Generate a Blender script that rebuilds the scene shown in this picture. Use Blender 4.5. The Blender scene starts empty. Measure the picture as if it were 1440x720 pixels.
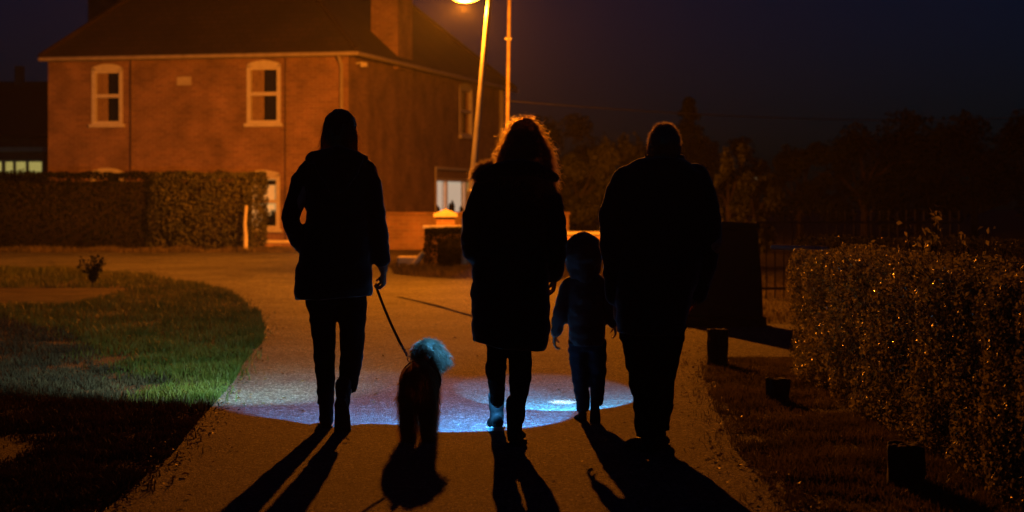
import bpy, bmesh, math, random
import numpy as np
from mathutils import Vector, Matrix, noise as mnoise
random.seed(7); RNG = np.random.default_rng(11)
SC = bpy.context.scene
COL = SC.collection
R = math.radians
F, HC, CX, CY = 2800.0, 1.25, 720.0, 290.0      # focal length in photo pixels, eye height, horizon

def sstep(a, b, t):
    t = min(1, max(0, (t-a)/(b-a))); return t*t*(3-2*t)
def zg(x, y):                                    # height of the ground
    return 0.30*sstep(16, 42, y)
def at(px, py, Y): return Vector(((px-CX)/F*Y, Y, HC-(py-CY)/F*Y))

# ------------------------------------------------------------------ materials
def mat(name, col, rough=.7, spec=.4, metal=0, noise=None, bump=None, emit=None, estr=1, trans=0, sheen=0):
    m = bpy.data.materials.new(name); m.use_nodes = True
    nt = m.node_tree; b = nt.nodes['Principled BSDF']
    b.inputs['Base Color'].default_value = (*col, 1); b.inputs['Roughness'].default_value = rough
    b.inputs['Specular IOR Level'].default_value = spec; b.inputs['Metallic'].default_value = metal
    if sheen: b.inputs['Sheen Weight'].default_value = sheen; b.inputs['Sheen Roughness'].default_value = .35
    tc = nt.nodes.new('ShaderNodeTexCoord')
    if noise:                                    # (scale, other colour, detail)
        n = nt.nodes.new('ShaderNodeTexNoise'); n.inputs['Scale'].default_value = noise[0]; n.inputs['Detail'].default_value = noise[2] if len(noise) > 2 else 5
        nt.links.new(tc.outputs['Object'], n.inputs['Vector'])
        r = nt.nodes.new('ShaderNodeValToRGB'); r.color_ramp.elements[0].position = .32; r.color_ramp.elements[1].position = .68
        r.color_ramp.elements[0].color = (*col, 1); r.color_ramp.elements[1].color = (*noise[1], 1)
        nt.links.new(n.outputs['Fac'], r.inputs['Fac']); nt.links.new(r.outputs['Color'], b.inputs['Base Color'])
    if bump:                                     # (scale, strength, distance)
        n = nt.nodes.new('ShaderNodeTexNoise'); n.inputs['Scale'].default_value = bump[0]; n.inputs['Detail'].default_value = 4
        nt.links.new(tc.outputs['Object'], n.inputs['Vector'])
        bp = nt.nodes.new('ShaderNodeBump'); bp.inputs['Strength'].default_value = bump[1]; bp.inputs['Distance'].default_value = bump[2]
        nt.links.new(n.outputs['Fac'], bp.inputs['Height']); nt.links.new(bp.outputs['Normal'], b.inputs['Normal'])
    if emit:
        b.inputs['Emission Color'].default_value = (*emit, 1); b.inputs['Emission Strength'].default_value = estr
    if trans:                                    # thin leaf or hair: some light comes through
        t = nt.nodes.new('ShaderNodeBsdfTranslucent'); mx = nt.nodes.new('ShaderNodeMixShader'); mx.inputs[0].default_value = trans
        if noise: nt.links.new(r.outputs['Color'], t.inputs['Color'])
        else: t.inputs['Color'].default_value = (*col, 1)
        nt.links.new(b.outputs[0], mx.inputs[1]); nt.links.new(t.outputs[0], mx.inputs[2])
        nt.links.new(mx.outputs[0], nt.nodes['Material Output'].inputs['Surface'])
    return m

def strand_mat(name, col, glow, gloss, rough=.35, mixg=.3, thin=.0):
    m = bpy.data.materials.new(name); m.use_nodes = True; nt = m.node_tree; nt.nodes.remove(nt.nodes['Principled BSDF'])
    tc = nt.nodes.new('ShaderNodeTexCoord'); n = nt.nodes.new('ShaderNodeTexNoise'); n.inputs['Scale'].default_value = 45; nt.links.new(tc.outputs['Object'], n.inputs['Vector'])
    r = nt.nodes.new('ShaderNodeValToRGB'); r.color_ramp.elements[0].color = (*[c*.6 for c in col], 1); r.color_ramp.elements[1].color = (*col, 1); nt.links.new(n.outputs['Fac'], r.inputs['Fac'])
    d = nt.nodes.new('ShaderNodeBsdfDiffuse'); nt.links.new(r.outputs['Color'], d.inputs['Color'])
    t = nt.nodes.new('ShaderNodeBsdfTranslucent'); t.inputs['Color'].default_value = (*glow, 1)
    g = nt.nodes.new('ShaderNodeBsdfGlossy'); g.inputs['Color'].default_value = (*gloss, 1); g.inputs['Roughness'].default_value = rough
    f = nt.nodes.new('ShaderNodeBsdfRefraction'); f.inputs['IOR'].default_value = 1.03; f.inputs['Roughness'].default_value = .72; f.inputs['Color'].default_value = (*[min(1, c*1.2) for c in glow], 1)
    tf = nt.nodes.new('ShaderNodeMixShader'); tf.inputs[0].default_value = .4; nt.links.new(t.outputs[0], tf.inputs[1]); nt.links.new(f.outputs[0], tf.inputs[2]); t = tf
    a = nt.nodes.new('ShaderNodeMixShader'); a.inputs[0].default_value = .85; b = nt.nodes.new('ShaderNodeMixShader'); b.inputs[0].default_value = mixg
    nt.links.new(d.outputs[0], a.inputs[1]); nt.links.new(t.outputs[0], a.inputs[2]); nt.links.new(a.outputs[0], b.inputs[1]); nt.links.new(g.outputs[0], b.inputs[2]); tp = nt.nodes.new('ShaderNodeBsdfTransparent'); c = nt.nodes.new('ShaderNodeMixShader'); c.inputs[0].default_value = thin; nt.links.new(b.outputs[0], c.inputs[1]); nt.links.new(tp.outputs[0], c.inputs[2]); nt.links.new(c.outputs[0], nt.nodes['Material Output'].inputs['Surface'])
    return m

def brick_mat(name, c1, c2, mortar):
    m = bpy.data.materials.new(name); m.use_nodes = True; nt = m.node_tree; b = nt.nodes['Principled BSDF']
    tc = nt.nodes.new('ShaderNodeTexCoord'); sp = nt.nodes.new('ShaderNodeSeparateXYZ'); nt.links.new(tc.outputs['Object'], sp.inputs[0])
    ad = nt.nodes.new('ShaderNodeMath'); nt.links.new(sp.outputs[0], ad.inputs[0]); nt.links.new(sp.outputs[1], ad.inputs[1])
    cb = nt.nodes.new('ShaderNodeCombineXYZ'); nt.links.new(ad.outputs[0], cb.inputs[0]); nt.links.new(sp.outputs[2], cb.inputs[1])
    k = nt.nodes.new('ShaderNodeTexBrick'); nt.links.new(cb.outputs[0], k.inputs['Vector'])
    k.inputs['Scale'].default_value = 1; k.inputs['Brick Width'].default_value = .225; k.inputs['Row Height'].default_value = .075
    k.inputs['Mortar Size'].default_value = .006; k.inputs['Mortar Smooth'].default_value = .3
    k.inputs['Color1'].default_value = (*c1, 1); k.inputs['Color2'].default_value = (*c2, 1); k.inputs['Mortar'].default_value = (*mortar, 1)
    n = nt.nodes.new('ShaderNodeTexNoise'); n.inputs['Scale'].default_value = 1.3; n.inputs['Detail'].default_value = 8; nt.links.new(tc.outputs['Object'], n.inputs['Vector'])
    mr = nt.nodes.new('ShaderNodeMapRange'); mr.inputs[1].default_value = .3; mr.inputs[2].default_value = .7; mr.inputs[3].default_value = .60; mr.inputs[4].default_value = 1.28
    nt.links.new(n.outputs['Fac'], mr.inputs[0])
    mu = nt.nodes.new('ShaderNodeVectorMath'); mu.operation = 'SCALE'; nt.links.new(k.outputs['Color'], mu.inputs[0]); nt.links.new(mr.outputs[0], mu.inputs['Scale'])
    nt.links.new(mu.outputs[0], b.inputs['Base Color']); b.inputs['Roughness'].default_value = .9
    bp = nt.nodes.new('ShaderNodeBump'); bp.inputs['Strength'].default_value = .6; bp.inputs['Distance'].default_value = .01; bp.invert = True
    nt.links.new(k.outputs['Fac'], bp.inputs['Height']); nt.links.new(bp.outputs['Normal'], b.inputs['Normal'])
    return m

def asphalt_mat():
    m = bpy.data.materials.new('asphalt'); m.use_nodes = True; nt = m.node_tree; b = nt.nodes['Principled BSDF']; N = nt.nodes.new; K = nt.links.new
    tc = N('ShaderNodeTexCoord')
    v = N('ShaderNodeTexVoronoi'); v.inputs['Scale'].default_value = 95; K(tc.outputs['Object'], v.inputs['Vector'])
    sp = N('ShaderNodeSeparateColor'); K(v.outputs['Color'], sp.inputs[0])
    r = N('ShaderNodeValToRGB'); e = r.color_ramp.elements; e[0].position, e[0].color = .0, (.022, .022, .021, 1); e[1].position, e[1].color = 1, (.30, .29, .27, 1)
    for p, c in ((.45, .045), (.75, .085), (.90, .16)): q = e.new(p); q.color = (c, c*.98, c*.94, 1)
    K(sp.outputs[0], r.inputs[0])
    n = N('ShaderNodeTexNoise'); n.inputs['Scale'].default_value = .9; n.inputs['Detail'].default_value = 7; K(tc.outputs['Object'], n.inputs['Vector'])
    w_ = N('ShaderNodeTexNoise'); w_.inputs['Scale'].default_value = 9; w_.inputs['Detail'].default_value = 4; K(tc.outputs['Object'], w_.inputs['Vector'])
    a = N('ShaderNodeMath'); a.operation = 'MULTIPLY_ADD'; a.inputs[1].default_value = .6; K(n.outputs['Fac'], a.inputs[0])
    h = N('ShaderNodeMath'); h.operation = 'MULTIPLY'; h.inputs[1].default_value = .4; K(w_.outputs['Fac'], h.inputs[0]); K(h.outputs[0], a.inputs[2])
    mr = N('ShaderNodeMapRange'); mr.inputs[1].default_value = .35; mr.inputs[2].default_value = .65; mr.inputs[3].default_value = .70; mr.inputs[4].default_value = 1.75; K(a.outputs[0], mr.inputs[0])
    mu = N('ShaderNodeVectorMath'); mu.operation = 'SCALE'; K(r.outputs[0], mu.inputs[0]); K(mr.outputs[0], mu.inputs['Scale']); K(mu.outputs[0], b.inputs['Base Color'])
    bp = N('ShaderNodeBump'); bp.inputs['Strength'].default_value = 1; bp.inputs['Distance'].default_value = .012; K(v.outputs['Distance'], bp.inputs['Height']); bp.invert = True
    K(bp.outputs['Normal'], b.inputs['Normal']); b.inputs['Roughness'].default_value = .88; b.inputs['Specular IOR Level'].default_value = .18
    return m

def ground_mat(name, stops, s1, s2, bscale, bstr, bdist, rough=.85, spec=.35):
    """speckled ground: fine grain and broad worn patches"""
    m = bpy.data.materials.new(name); m.use_nodes = True; nt = m.node_tree; b = nt.nodes['Principled BSDF']
    tc = nt.nodes.new('ShaderNodeTexCoord')
    a = nt.nodes.new('ShaderNodeTexNoise'); a.inputs['Scale'].default_value = s1; a.inputs['Detail'].default_value = 6
    c = nt.nodes.new('ShaderNodeTexNoise'); c.inputs['Scale'].default_value = s2; c.inputs['Detail'].default_value = 3
    for n in (a, c): nt.links.new(tc.outputs['Object'], n.inputs['Vector'])
    mx = nt.nodes.new('ShaderNodeMath'); mx.operation = 'MULTIPLY_ADD'; mx.inputs[1].default_value = .5
    nt.links.new(a.outputs['Fac'], mx.inputs[0])
    h = nt.nodes.new('ShaderNodeMath'); h.operation = 'MULTIPLY'; h.inputs[1].default_value = .5; nt.links.new(c.outputs['Fac'], h.inputs[0]); nt.links.new(h.outputs[0], mx.inputs[2])
    r = nt.nodes.new('ShaderNodeValToRGB'); e = r.color_ramp.elements
    e[0].position, e[0].color = stops[0][0], (*stops[0][1], 1); e[1].position, e[1].color = stops[-1][0], (*stops[-1][1], 1)
    for p, cc in stops[1:-1]: q = e.new(p); q.color = (*cc, 1)
    nt.links.new(mx.outputs[0], r.inputs['Fac']); nt.links.new(r.outputs['Color'], b.inputs['Base Color'])
    v = nt.nodes.new('ShaderNodeTexVoronoi'); v.inputs['Scale'].default_value = bscale; nt.links.new(tc.outputs['Object'], v.inputs['Vector'])
    bp = nt.nodes.new('ShaderNodeBump'); bp.inputs['Strength'].default_value = bstr; bp.inputs['Distance'].default_value = bdist
    nt.links.new(v.outputs['Distance'], bp.inputs['Height']); nt.links.new(bp.outputs['Normal'], b.inputs['Normal'])
    b.inputs['Roughness'].default_value = rough; b.inputs['Specular IOR Level'].default_value = spec
    return m

M = {}
M['asphalt'] = asphalt_mat()
M['soil'] = ground_mat('soil', [(.38, (.020, .015, .010)), (.52, (.045, .034, .022)), (.64, (.085, .066, .042))], 2.2, 90, 60, 1, .02, .9, .2)
M['grass'] = mat('grass_blades', (.030, .052, .006), .6, .25, noise=(1.9, (.105, .105, .020), 7), trans=.3)
M['dry_grass'] = mat('dry_grass', (.06, .055, .024), .6, .25, noise=(2.1, (.17, .13, .06), 6), trans=.35)
M['litter'] = mat('unlit_dead_grass', (.022, .017, .013), .85, .1, noise=(3.1, (.07, .048, .028), 7), trans=.15)  # dead grass, darkened so its colour carries the lack of light
M['brick'] = brick_mat('brick', (.30, .17, .11), (.22, .12, .08), (.36, .30, .24))
M['brick_dark'] = brick_mat('old_brick', (.20, .11, .07), (.14, .08, .055), (.2, .17, .13))
M['white'] = mat('white_paint', (.72, .70, .66), .5, .4, noise=(9, (.6, .57, .52)), bump=(40, .1, .002))
M['pale_stone'] = mat('pale_stone', (.55, .51, .44), .8, .3, noise=(6, (.4, .37, .31)), bump=(30, .4, .01))
M['ridge'] = mat('ridge_clay', (.032, .018, .013), .9, .15, noise=(5, (.022, .013, .010)))
M['glass'] = mat('dark_glass', (.01, .011, .012), .08, .6)
M['room'] = mat('dark_room', (.012, .011, .01), .9, .1)
M['curtain'] = mat('curtain', (.34, .24, .16), .9, .1, noise=(14, (.24, .16, .10)))
M['lit_blind'] = mat('lit_blind', (.6, .52, .36), .8, .1, emit=(1, .58, .16), estr=.26)
M['lit_room'] = mat('lit_room', (.6, .52, .36), .8, .1, emit=(1, .66, .22), estr=.34)
M['lit_net'] = mat('lit_net_curtain', (.7, .6, .45), .8, .1, emit=(1, .83, .60), estr=.40)
M['lit_net_dim'] = mat('lit_net_curtain_dim', (.6, .5, .3), .8, .1, emit=(1, .58, .16), estr=.17)
M['lit_green'] = mat('lit_kitchen', (.6, .6, .4), .8, .1, emit=(.92, .76, .20), estr=.36)
M['gutter'] = mat('gutter_paint', (.46, .42, .36), .45, .4, noise=(5, (.34, .3, .25)))
M['metal_pole'] = mat('galvanised', (.52, .52, .50), .45, .5, metal=.3, noise=(7, (.4, .4, .38)), bump=(60, .1, .002))
M['wood_pole'] = mat('weathered_wood', (.20, .15, .10), .85, .2, noise=(12, (.12, .09, .06)), bump=(30, .4, .01))
M['stump'] = mat('stained_timber', (.016, .012, .009), .85, .2, noise=(18, (.030, .022, .015)), bump=(30, .5, .01))
M['cabinet'] = mat('dark_green_paint', (.010, .014, .012), .5, .35, noise=(6, (.014, .018, .015)), bump=(50, .1, .003))
M['iron'] = mat('black_iron', (.015, .014, .013), .5, .4, bump=(60, .2, .002))
M['leaf'] = mat('privet_leaf', (.15, .155, .05), .40, .5, noise=(7, (.38, .33, .11)), trans=.5)
M['leaf_wet'] = mat('glossy_privet_leaf', (.10, .12, .04), .20, .8, noise=(7, (.22, .22, .07)), trans=.2)
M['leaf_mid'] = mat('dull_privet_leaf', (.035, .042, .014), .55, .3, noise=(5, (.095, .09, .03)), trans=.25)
M['leaf_dark'] = mat('unlit_leaf', (.003, .005, .002), .85, .06, noise=(5, (.007, .010, .004)), trans=.05)  # near black: shade on the unlit hedge and trees put into the leaf colour
M['leaf_far'] = mat('tree_leaf', (.014, .018, .006), .65, .15, noise=(1.2, (.045, .045, .016)), trans=.25)
M['core'] = mat('hedge_twigs', (.010, .008, .005), .95, .1, noise=(12, (.02, .016, .01)))
M['bark'] = mat('bark', (.014, .011, .008), .95, .05, noise=(9, (.028, .021, .014)), bump=(25, .6, .02))
M['skin'] = mat('skin', (.46, .28, .20), .5, .4, noise=(30, (.40, .23, .16)))
M['eye'] = mat('eye', (.6, .58, .55), .15, .5)
M['coat_black'] = mat('black_coat_cloth', (.013, .012, .012), .85, .18, noise=(60, (.018, .017, .016)), bump=(300, .15, .002), sheen=1)
M['coat_parka'] = mat('parka_cloth', (.014, .013, .014), .8, .2, noise=(40, (.019, .017, .017)), bump=(260, .2, .002), sheen=1)
M['coat_man'] = mat('dark_jacket_cloth', (.012, .012, .013), .75, .22, noise=(50, (.017, .017, .017)), bump=(220, .2, .002), sheen=1)
M['child_coat'] = mat('maroon_padded_cloth', (.070, .030, .026), .65, .3, noise=(30, (.085, .040, .034)), bump=(150, .2, .002), sheen=1)
M['jeans'] = mat('dark_denim', (.018, .022, .032), .85, .15, noise=(80, (.028, .033, .045)), bump=(400, .2, .001))
M['leggings'] = mat('black_leggings', (.007, .007, .0075), .9, .06, noise=(70, (.010, .010, .011)))
M['boot'] = mat('black_leather', (.012, .010, .009), .75, .15, noise=(40, (.022, .018, .016)), bump=(120, .2, .002))
M['sole'] = mat('rubber_sole', (.030, .028, .026), .8, .2, bump=(90, .5, .004))
M['white_sole'] = mat('white_rubber', (.62, .62, .60), .6, .3, bump=(90, .3, .003))
M['trainer'] = mat('dark_suede', (.030, .030, .032), .85, .12, noise=(40, (.045, .045, .045)))
M['hair_brown'] = strand_mat('brown_hair', (.04, .02, .010), (.22, .11, .05), (.4, .28, .16))
M['hair_auburn'] = strand_mat('curly_hair', (.09, .04, .018), (1, .72, .42), (.9, .65, .4), .35, .15)
M['hair_grey'] = strand_mat('short_hair', (.15, .10, .06), (1, .85, .65), (.9, .75, .55), .35, .15)
M['wool'] = mat('dark_wool', (.016, .014, .014), .95, .1, bump=(140, .8, .006), sheen=1)
M['fur_trim'] = strand_mat('tan_fur_trim', (.25, .15, .08), (1, .8, .5), (.9, .7, .5), .35, .15)
M['dog_dark'] = strand_mat('black_fur', (.018, .014, .011), (.42, .26, .13), (.25, .2, .15), .4, .12)
M['dog_pale'] = strand_mat('grey_white_fur', (.12, .056, .030), (.10, .06, .035), (.2, .14, .1), .5, .06)
M['dog_nose'] = mat('dog_nose', (.01, .01, .01), .25, .5)
M['harness'] = mat('brown_webbing', (.16, .075, .03), .7, .3, bump=(200, .4, .002))
M['leash'] = mat('black_webbing', (.02, .02, .022), .6, .3, bump=(250, .4, .002))
M['rope'] = mat('pale_rope', (.55, .56, .55), .7, .3, bump=(180, .7, .003))
M['chrome'] = mat('chrome', (.7, .7, .7), .25, .5, metal=1)
M['torch'] = mat('torch_metal', (.03, .03, .032), .4, .5, metal=.6)
M['torch_lens'] = mat('torch_lens', (.8, .85, .9), .2, .5, emit=(.5, .7, 1), estr=6)
M['lens'] = mat('sodium_lens', (.9, .6, .2), .3, .4, emit=(1, .36, .02), estr=26)
M['housing'] = mat('lantern_grey', (.3, .3, .29), .5, .4, noise=(10, (.24, .24, .23)))
M['far_lamp'] = mat('far_globe', (.8, .8, .7), .4, .4, emit=(1, .80, .45), estr=.10)

def tile_mat():
    m = bpy.data.materials.new('roof_tiles'); m.use_nodes = True; nt = m.node_tree; b = nt.nodes['Principled BSDF']
    tc = nt.nodes.new('ShaderNodeTexCoord'); k = nt.nodes.new('ShaderNodeTexBrick'); nt.links.new(tc.outputs['UV'], k.inputs['Vector'])
    k.inputs['Scale'].default_value = 1; k.inputs['Brick Width'].default_value = .27; k.inputs['Row Height'].default_value = .20; k.inputs['Mortar Size'].default_value = .012
    k.inputs['Color1'].default_value = (.036, .020, .015, 1); k.inputs['Color2'].default_value = (.024, .015, .012, 1); k.inputs['Mortar'].default_value = (.010, .007, .006, 1)
    n = nt.nodes.new('ShaderNodeTexNoise'); n.inputs['Scale'].default_value = .8; n.inputs['Detail'].default_value = 8; nt.links.new(tc.outputs['Object'], n.inputs['Vector'])
    mr = nt.nodes.new('ShaderNodeMapRange'); mr.inputs[1].default_value = .3; mr.inputs[2].default_value = .7; mr.inputs[3].default_value = .65; mr.inputs[4].default_value = 1.2; nt.links.new(n.outputs['Fac'], mr.inputs[0])
    mu = nt.nodes.new('ShaderNodeVectorMath'); mu.operation = 'SCALE'; nt.links.new(k.outputs['Color'], mu.inputs[0]); nt.links.new(mr.outputs[0], mu.inputs['Scale'])
    nt.links.new(mu.outputs[0], b.inputs['Base Color']); b.inputs['Roughness'].default_value = .85
    bp = nt.nodes.new('ShaderNodeBump'); bp.inputs['Strength'].default_value = .8; bp.inputs['Distance'].default_value = .03; bp.invert = True
    nt.links.new(k.outputs['Fac'], bp.inputs['Height']); nt.links.new(bp.outputs['Normal'], b.inputs['Normal'])
    return m
M['tiles'] = tile_mat()

# ------------------------------------------------------------------ mesh tools
class MB:
    def __init__(s): s.v = []; s.f = []; s.mi = []; s.m = 0
    def add(s, vs, fs):
        k = len(s.v); s.v += [tuple(p) for p in vs]; s.f += [tuple(i+k for i in f) for f in fs]; s.mi += [s.m]*len(fs); return s
    def box(s, c, d, rz=0, rot=None):
        hx, hy, hz = d[0]/2, d[1]/2, d[2]/2
        mt = rot if rot is not None else Matrix.Rotation(rz, 3, 'Z')
        vs = [mt @ Vector((x*hx, y*hy, z*hz)) + Vector(c) for z in (-1, 1) for y in (-1, 1) for x in (-1, 1)]
        return s.add(vs, [(0, 2, 3, 1), (4, 5, 7, 6), (0, 1, 5, 4), (2, 6, 7, 3), (0, 4, 6, 2), (1, 3, 7, 5)])
    def bx(s, x0, x1, y0, y1, z0, z1): return s.box(((x0+x1)/2, (y0+y1)/2, (z0+z1)/2), (abs(x1-x0), abs(y1-y0), abs(z1-z0)))
    def tube(s, pts, rad, n=16, ref=(0, 1, 0), cap='round'):
        pts = [Vector(p) for p in pts]; rad = [(r, r) if not isinstance(r, (tuple, list)) else r for r in rad]
        rings = []
        N = len(pts); ref = Vector(ref)
        def ring(c, t, a, b):
            sd = t.cross(ref)
            if sd.length < 1e-4: sd = t.cross(Vector((1, 0, 0)))
            sd.normalize(); bb = sd.cross(t).normalized()
            return [c + sd*(a*math.cos(2*math.pi*k/n)) + bb*(b*math.sin(2*math.pi*k/n)) for k in range(n)]
        T = []
        for i in range(N):
            t = (pts[min(N-1, i+1)]-pts[max(0, i-1)]).normalized(); T.append(t)
        def endc(i, sg):
            a, b = rad[i]; m = min(a, b)
            return [ring(pts[i]+T[i]*(sg*m*o), T[i], a*q, b*q) for o, q in ((.38, .92), (.70, .70), (.92, .38))], pts[i]+T[i]*(sg*m)
        if cap == 'round':
            e, p0 = endc(0, -1); rings += e[::-1]
        else: p0 = pts[0]
        for i in range(N): rings.append(ring(pts[i], T[i], *rad[i]))
        if cap == 'round':
            e, p1 = endc(N-1, 1); rings += e
        else: p1 = pts[-1]
        vs = [p for r in rings for p in r]; fs = []
        for i in range(len(rings)-1):
            for k in range(n):
                q = (k+1) % n; fs.append((i*n+k, i*n+q, (i+1)*n+q, (i+1)*n+k))
        a = len(vs); vs += [p0, p1]; L = (len(rings)-1)*n
        for k in range(n):
            q = (k+1) % n; fs.append((a, q, k)); fs.append((a+1, L+k, L+q))
        return s.add(vs, fs)
    def ell(s, c, r, n=18, rot=None):
        c = Vector(c); vs = []; fs = []; m = n//2
        for i in range(1, m):
            th = math.pi*i/m
            for k in range(n):
                p = Vector((r[0]*math.sin(th)*math.cos(2*math.pi*k/n), r[1]*math.sin(th)*math.sin(2*math.pi*k/n), r[2]*math.cos(th)))
                vs.append(c+(rot @ p if rot is not None else p))
        for i in range(m-2):
            for k in range(n):
                q = (k+1) % n; fs.append((i*n+k, (i+1)*n+k, (i+1)*n+q, i*n+q))
        a = len(vs); top = Vector((0, 0, r[2])); top = rot @ top if rot is not None else top
        vs += [c+top, c-top]
        for k in range(n):
            q = (k+1) % n; fs.append((a, k, q)); fs.append((a+1, (m-2)*n+q, (m-2)*n+k))
        return s.add(vs, fs)
    def poly(s, loop, ax, d):                    # extrude a planar loop by vector d
        n = len(loop); lp = [Vector(p) for p in loop]; d = Vector(d)
        return s.add(lp+[p+d for p in lp], [tuple(range(n))[::-1], tuple(range(n, 2*n))]+[(i, (i+1) % n, n+(i+1) % n, n+i) for i in range(n)])
    def mesh(s, name, mats):
        me = bpy.data.meshes.new(name); me.from_pydata(s.v, [], s.f)
        for m in (mats if isinstance(mats, (list, tuple)) else [mats]): me.materials.append(m)
        if any(s.mi): me.polygons.foreach_set('material_index', s.mi)
        bm = bmesh.new(); bm.from_mesh(me); bmesh.ops.recalc_face_normals(bm, faces=bm.faces); bm.to_mesh(me); bm.free()
        return me
    def build(s, name, mats, parent=None, loc=None, smooth=False, bevel=0, rz=0):
        me = s.mesh(name, mats)
        if smooth: me.polygons.foreach_set('use_smooth', [True]*len(me.polygons))
        o = link(name, me, parent, loc, rz)
        if bevel:
            b = o.modifiers.new('Bevel', 'BEVEL'); b.width = bevel; b.segments = 2; b.limit_method = 'ANGLE'
        return o
def link(name, data, parent=None, loc=None, rz=0):
    o = bpy.data.objects.new(name, data); COL.objects.link(o)
    if loc is not None: o.location = loc
    if rz: o.rotation_euler.z = rz
    if parent is not None: o.parent = parent
    return o
def tag(o, label=None, cat=None, group=None, kind=None):
    if label: o['label'] = label
    if cat: o['category'] = cat
    if group: o['group'] = group
    if kind: o['kind'] = kind
    return o
def empty(name, loc, label, cat, rz=0, group=None):
    o = link(name, None, None, loc, rz); o.empty_display_size = .2
    return tag(o, label, cat, group)
def fused(mb, voxel, smooth=3, fold=None):
    """one continuous skin over all the tubes of mb; fold = (amp, (fx,fy,fz)) wrinkles it"""
    me = mb.mesh('tmp', []); o = bpy.data.objects.new('tmp', me); COL.objects.link(o)
    r = o.modifiers.new('r', 'REMESH'); r.mode = 'VOXEL'; r.voxel_size = voxel; r.use_smooth_shade = True
    if smooth:
        s = o.modifiers.new('s', 'SMOOTH'); s.iterations = smooth; s.factor = .5
    dg = bpy.context.evaluated_depsgraph_get(); dg.update()
    out = bpy.data.meshes.new_from_object(o.evaluated_get(dg))
    bpy.data.objects.remove(o); bpy.data.meshes.remove(me)
    if fold:
        n = len(out.vertices); co = np.empty(n*3); out.vertices.foreach_get('co', co); co = co.reshape(-1, 3)
        no = np.array([v.normal[:] for v in out.vertices])
        amp, fq = fold[0], fold[1]
        d = np.array([mnoise.noise(Vector((p[0]*fq[0], p[1]*fq[1], p[2]*fq[2])))+.5*mnoise.noise(Vector((p[0]*fq[0]*2.3+7, p[1]*fq[1]*2.3, p[2]*fq[2]*2.3))) for p in co])
        co += no*(amp*d)[:, None]
        if len(fold) > 2:                        # quilting: (amplitude, period)
            q = np.abs(np.sin(co[:, 2]*math.pi/fold[2][1]))**.6-.6; co += no*(fold[2][0]*q)[:, None]
        out.vertices.foreach_set('co', co.ravel()); out.update()
    return out
def fbuild(name, mb, voxel, m, parent=None, loc=None, smooth=3, fold=None):
    me = fused(mb, voxel, smooth, fold); me.name = name
    me.materials.clear()
    for q in (m if isinstance(m, (list, tuple)) else [m]): me.materials.append(q)
    me.polygons.foreach_set('use_smooth', [True]*len(me.polygons))
    return link(name, me, parent, loc)
def npmesh(name, verts, faces, mats, mi=None, smooth=False):
    """verts (n,3), faces (m,k) arrays"""
    me = bpy.data.meshes.new(name); n, (m, k) = len(verts), faces.shape
    me.vertices.add(n); me.vertices.foreach_set('co', np.ascontiguousarray(verts, dtype=np.float32).ravel())
    me.loops.add(m*k); me.loops.foreach_set('vertex_index', faces.astype(np.int32).ravel())
    me.polygons.add(m); me.polygons.foreach_set('loop_start', np.arange(0, m*k, k, dtype=np.int32)); me.polygons.foreach_set('loop_total', np.full(m, k, dtype=np.int32))
    for q in (mats if isinstance(mats, (list, tuple)) else [mats]): me.materials.append(q)
    if mi is not None: me.polygons.foreach_set('material_index', mi.astype(np.int32))
    if smooth: me.polygons.foreach_set('use_smooth', np.ones(m, dtype=bool))
    me.update(); me.validate(); return me
def unit(a): return a/np.maximum(1e-9, np.linalg.norm(a, axis=1))[:, None]
def leaf_arrays(pos, nrm, size, asp=.55):
    """one bent diamond leaf (two triangles) at each point"""
    n = len(pos); t = unit(np.cross(nrm, unit(RNG.normal(size=(n, 3))))); b = np.cross(nrm, t)
    s = size[:, None]*.5
    v = np.stack([pos-t*s, pos-b*s*asp+nrm*s*.25, pos+t*s, pos+b*s*asp+nrm*s*.25], 1).reshape(-1, 3)
    i = np.arange(n)*4
    f = np.concatenate([np.stack([i, i+1, i+2], 1), np.stack([i, i+2, i+3], 1)])
    return v, f
def merge_mb(mb, v, f, mi=None):
    """mb's own faces (triangulated) plus leaf arrays, as vertex and triangle arrays and material indices"""
    bv = np.array(mb.v).reshape(-1, 3); tf = []; tm = []
    for q, m in zip(mb.f, mb.mi):
        for k in range(1, len(q)-1): tf.append((q[0], q[k], q[k+1])); tm.append(m)
    tf = np.array(tf); k = len(bv)
    return np.concatenate([bv, v]), np.concatenate([tf, f+k]), np.concatenate([np.array(tm), np.full(len(f), 1) if mi is None else mi])
def strand_arrays(roots, dirs, length, width, bend, segs=3, curl=0, curl_f=1):
    """tapering flat hairs grown from roots"""
    n = len(roots); ts = np.linspace(0, 1, segs+1); d = unit(dirs)
    a = unit(np.cross(d, unit(RNG.normal(size=(n, 3))))); b = np.cross(d, a); ph = RNG.uniform(0, 6.28, n)[:, None]
    V = []
    for t in ts:
        p = roots + d*(length*t)[:, None] + bend*(t*t)
        if curl: p = p + curl*min(1, t*3)*(a*np.cos(ph+t*6.28*curl_f)+b*np.sin(ph+t*6.28*curl_f))
        w = width*(1-.8*t); V.append(p+a*w); V.append(p-a*w)
    V = np.stack(V, 1).reshape(-1, 3); st = (segs+1)*2; base = np.arange(n)*st; Fs = []
    for s in range(segs):
        k = base+s*2; Fs.append(np.stack([k, k+1, k+3], 1)); Fs.append(np.stack([k, k+3, k+2], 1))
    return V, np.concatenate(Fs)
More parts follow.
